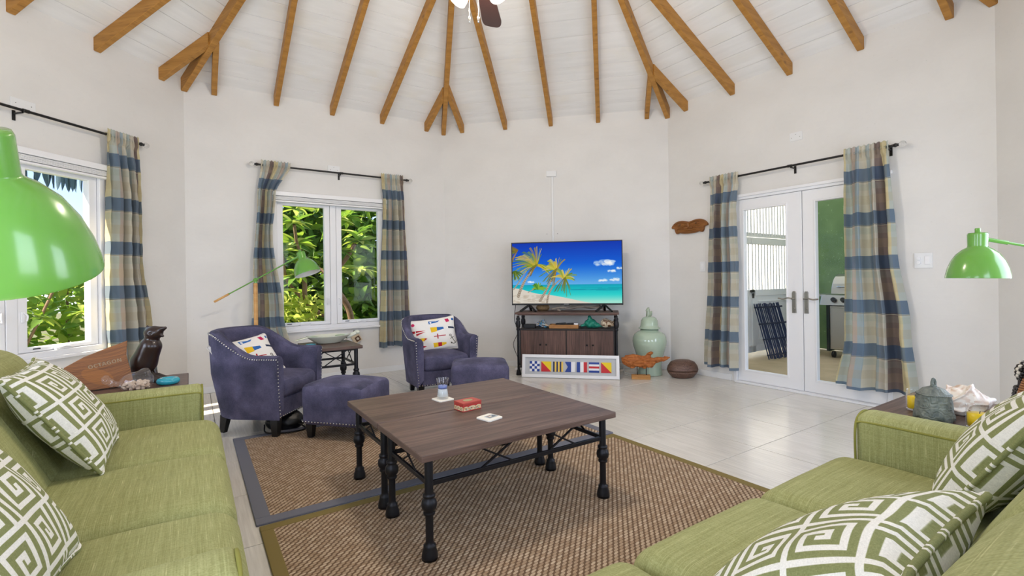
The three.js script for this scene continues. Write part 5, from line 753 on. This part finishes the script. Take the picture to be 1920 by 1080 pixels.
{ const t = thing('green_tarp', 'green canvas wall panel behind the grill seen through the right door', 'tarp', AB(4.35, 2.95), QT); mesh('canvas', softBox(0.03, 2.75, 3.6, 0.012, 14, (v, u) => { v.x += 0.03 * Math.sin(u[2] * 9) * Math.sin(u[1] * 2 + 1); }), mat(0xffffff, 0.85, { map: tex(256, 256, (u, v) => { const k = fbm(u, v, 5, 5, 3, 4), s = pn(u, v, 60, 60, 5) > 0.93 ? 34 : 0; return [96 + k * 34 + s, 126 + k * 34 + s, 80 + k * 28 + s]; }), size: 1.2 }), t, { p: [0, 1.375, 0] }); mesh('post', box(0.06, 2.75, 0.06, 0.004, -0.02, 1.375, -1.83), mat(0xd9b88c, 0.7), t); }
{ // barbecue
  const t = thing('gas_grill', 'stainless steel gas grill on casters outside the right door', 'grill', AB(3.85, 2.22), QT), SS = mat(0xbdbab2, 0.28, { metalness: 0.9 }), DG = mat(0x16241f, 0.4);
  mesh('cabinet', box(0.5, 0.62, 0.86, 0.01, 0, 0.42, 0), SS, t); for (const s of [-1, 1]) mesh('side_panel', box(0.52, 0.72, 0.04, 0.008, 0, 0.44, s * 0.45), DG, t); mesh('cabinet_door', box(0.016, 0.56, 0.42, 0.006, -0.26, 0.42, -0.2), SS, t); mesh('cabinet_door', box(0.016, 0.56, 0.42, 0.006, -0.26, 0.42, 0.22), SS, t);
  for (const z of [-0.03, 0.05]) mesh('door_handle', tube([[-0.27, 0.62, z], [-0.31, 0.61, z], [-0.31, 0.4, z], [-0.27, 0.39, z]], 0.011, 24, 8), CHROME, t);
  mesh('control_panel', prism([[-0.3, 0.74], [-0.24, 0.88], [0.24, 0.88], [0.24, 0.74]], 1.06, 0.01).translate(0, 0, -0.53), SS, t); for (const z of [-0.36, -0.24, -0.02, 0.2]) mesh('control_knob', cyl(0.034, 0.03, 0.04, 0, 0, 0, 18).rotateZ(Math.PI / 2 - 0.4).translate(-0.275, 0.81, z), BLACK, t);
  const hood = sub('hood', t); const hp = []; for (let i = 0; i <= 12; i++) { const a = Math.PI * (1 - i / 12); hp.push([Math.cos(a) * 0.25, 0.9 + Math.sin(a) * 0.28]); } mesh('hood_shell', prism(hp, 0.8, 0.008).translate(0, 0, -0.4), SS, hood); mesh('hood_handle', tube([[-0.24, 1.0, -0.3], [-0.31, 1.0, -0.3], [-0.31, 1.0, 0.3], [-0.24, 1.0, 0.3]], 0.012, 40, 8), CHROME, hood);
  for (const s of [-1, 1]) mesh('side_shelf', box(0.44, 0.03, 0.26, 0.008, 0, 0.87, s * 0.62), SS, t);
  for (const x of [-0.2, 0.2]) for (const s of [-1, 1]) mesh('caster', cyl(0.045, 0.045, 0.03, 0, -0.015, 0, 18).rotateX(Math.PI / 2).translate(x, 0.035, s * 0.4), BLACK, t);
}
{ // folded slatted chair leaning on the gate
  const t = thing('folded_rack', 'dark blue slatted folding rack leaning against the patio gate', 'rack', AB(2.98, 1.43), QT - 0.1), M = mat(0x2a3350, 0.6), r = rng(3); const lean = sub('slat_panel', t, [0, 0, 0], [-0.28, 0, 0]);
  for (let i = 0; i < 20; i++) mesh('slat', box(0.012, 0.78 + r() * 0.03, 0.012, 0.002, -0.27 + i * 0.0285, 0.4, (r() - 0.5) * 0.015), M, lean, { r: [0, 0, (r() - 0.5) * 0.05] }); for (const y of [0.06, 0.28, 0.5, 0.74]) mesh('cross_bar', box(0.62, 0.022, 0.022, 0.003, 0, y, 0.016), mat(0x1c2136, 0.6), lean);
}
// foliage
const leafGeo = (L, W, bend = 0.25) => sheet((u, v) => { const w = W * Math.pow(Math.sin(Math.PI * Math.pow(v, 0.8)), 0.8) / 2, a = 2 * u - 1; return [a * w, v * L * (1 - 0.1 * v), -bend * L * v * v + Math.abs(a) * w * 0.35]; }, 2, 6);
const LEAFM = [[0.34, 0.5, 0.05], [0.45, 0.56, 0.08], [0.22, 0.38, 0.04], [0.55, 0.6, 0.12], [0.14, 0.28, 0.03]].map(([r, g, b]) => { const m = mat(0xffffff, 1, { transmission: 0.5, thickness: 0, specularIntensity: 0.4 }); m.color.setRGB(r, g, b); return m; });
const BARK = mat(0xffffff, 0.9, { map: tex(128, 128, (u, v) => mixc([112, 86, 66], [150, 124, 100], fbm(u, v, 5, 9, 3, 4))), size: 0.3 });
function orient(m, dir, roll) { const d = new THREE.Vector3(...dir).normalize(), up = new THREE.Vector3(0, 1, 0), x = new THREE.Vector3().crossVectors(d, up).normalize(); if (x.lengthSq() < 0.1) x.set(1, 0, 0); const z = new THREE.Vector3().crossVectors(x, d); m.quaternion.setFromRotationMatrix(new THREE.Matrix4().makeBasis(x, d, z)); m.rotateY(roll); }
function rosetteTree(label, k, list, trunk, n, L, seed) { // list: rosette centres [t, h, off]
  const t = thing('frangipani_tree', label, 'tree', onWall(k, 1.48, -0.17, -1.6), WALL[k].turn), r = rng(seed), o = (q) => [q[0] - 1.48, q[1] + 0.17, q[2] + 1.6], gs = [leafGeo(L, L * 0.3, 0.25), leafGeo(L * 0.85, L * 0.28, 0.4), leafGeo(L * 1.1, L * 0.3, 0.15)];
  trunk.forEach(([pts, rad]) => mesh('branch', tube(pts.map(o), rad, 30, 8), BARK, t));
  list.forEach((c) => { for (let i = 0; i < n; i++) { const a = i * 2.4 + r(), e = -0.25 + 1.1 * r(), m = mesh('leaf', gs[Math.floor(r() * 3)], LEAFM[Math.floor(r() * 5)], t, { p: o(c) }); orient(m, [Math.cos(a) * Math.cos(e), Math.sin(e), Math.sin(a) * Math.cos(e)], (r() - 0.5) * 0.6); } });
}
function hedge(label, k, x0, x1, y0, y1, z0, z1, count, L, seed, mats) {
  const t = thing('hedge', label, 'hedge', onWall(k, (x0 + x1) / 2, -0.17, (z0 + z1) / 2), WALL[k].turn), r = rng(seed), g = leafGeo(L, L * 0.42, 0.3), q = new THREE.Object3D();
  mats.forEach((m, j) => { const im = new THREE.InstancedMesh(g, m, Math.floor(count / mats.length)); im.name = 'foliage'; im.userData.kind = 'stuff'; im.castShadow = im.receiveShadow = true; for (let i = 0; i < im.count; i++) { q.position.set((r() - 0.5) * (x1 - x0), y0 + 0.17 + r() * (y1 - y0), (r() - 0.5) * (z1 - z0)); const a = r() * 6.28, e = -0.5 + 1.6 * r(); orient(q, [Math.cos(a) * Math.cos(e), Math.sin(e), Math.sin(a) * Math.cos(e)], r() * 6); const s = 0.7 + r() * 0.6; q.scale.setScalar(s); q.updateMatrix(); im.setMatrixAt(i, q.matrix); } t.add(im); });
  for (let x = x0 + 0.2; x < x1; x += 0.5) mesh('stem', bar([x - (x0 + x1) / 2, 0, 0], [x - (x0 + x1) / 2 + (r() - 0.5) * 0.4, (y1 - y0) * 0.85, (r() - 0.5) * 0.3], 0.025, 8, 0.01), BARK, t);
}
{
  const r = rng(77), L = []; for (const [t, h, o] of [[1.02, 1.55, -0.75], [1.3, 1.25, -0.8], [0.95, 1.05, -0.9], [1.18, 1.95, -0.9], [1.36, 1.7, -1.2], [1.7, 1.6, -0.9], [1.95, 1.72, -0.8], [1.72, 2.05, -1.0], [2.05, 2.1, -1.2], [1.35, 2.2, -1.3], [0.8, 1.85, -1.3], [2.2, 1.35, -1.3], [1.0, 0.8, -1.2], [1.85, 1.35, -1.5], [0.75, 1.3, -1.5], [1.5, 1.0, -1.6], [2.3, 1.9, -1.6], [1.1, 2.3, -1.7]]) L.push([t - 0.1 + 0.2 * r(), h, o]);
  rosetteTree('frangipani tree with long sunlit leaves outside the middle window', 'B', L, [[[[2.1, -0.1, -1.5], [1.98, 0.75, -1.2], [1.66, 1.25, -1.05], [1.72, 1.6, -0.95]], 0.045], [[[1.68, 1.22, -1.06], [1.9, 1.5, -1.0], [1.98, 1.7, -0.85]], 0.03], [[[2.0, 0.5, -1.35], [1.4, 0.85, -1.1], [1.3, 1.22, -0.82]], 0.032], [[[1.4, 0.85, -1.1], [1.1, 1.2, -0.9], [1.02, 1.53, -0.76]], 0.024], [[[1.66, 1.25, -1.05], [1.3, 1.6, -1.1], [1.2, 1.94, -0.92]], 0.022]], 15, 0.3, 5);
  hedge('dense mixed hedge behind the frangipani outside the middle window', 'B', -0.8, 4.2, -0.1, 3.1, -3.6, -2.1, 9500, 0.26, 21, [LEAFM[2], LEAFM[4], LEAFM[0]]);
  hedge('feathery yellow green shrub low outside the middle window', 'B', 0.2, 1.6, -0.1, 0.95, -1.9, -0.7, 1500, 0.12, 22, [LEAFM[3], LEAFM[1]]);
  const A = []; const r2 = rng(78); for (let i = 0; i < 20; i++) A.push([1.2 + r2() * 2.2, 0.55 + r2() * 1.0, -0.7 - r2() * 0.9]);
  rosetteTree('broad leaved green shrub outside the left window', 'A', A, [[[[2.2, -0.1, -1.5], [2.1, 0.6, -1.45], [1.9, 1.2, -1.3]], 0.013], [[[2.2, -0.1, -1.5], [2.5, 0.6, -1.4], [2.7, 1.2, -1.3]], 0.013]], 15, 0.22, 6);
  hedge('tall green hedge outside the left window', 'A', 0.5, 5.6, -0.1, 1.9, -3.2, -1.9, 5200, 0.18, 23, [LEAFM[0], LEAFM[2], LEAFM[1]]);
  const t = thing('thatch_eave', 'hanging palm thatch fringe at the top of the left window', 'thatch', onWall('A', 2.0, 2.08, -1.1), WALL.A.turn), rr = rng(79), TM = mat(0x3f5a6a, 0.8), fg = leafGeo(0.3, 0.05, 0.05);
  mesh('eave_beam', box(4.2, 0.07, 0.09, 0.01, 0, 0.33, 0), mat(0x7a6248, 0.8), t); for (let i = 0; i < 120; i++) { const m = mesh('thatch_blade', fg, TM, t, { p: [-2 + i / 30 + rr() * 0.03, 0.31, (rr() - 0.5) * 0.06] }); orient(m, [(rr() - 0.5) * 0.35, -1, (rr() - 0.5) * 0.1], rr() * 3); }
}
renderer.render(scene, camera);
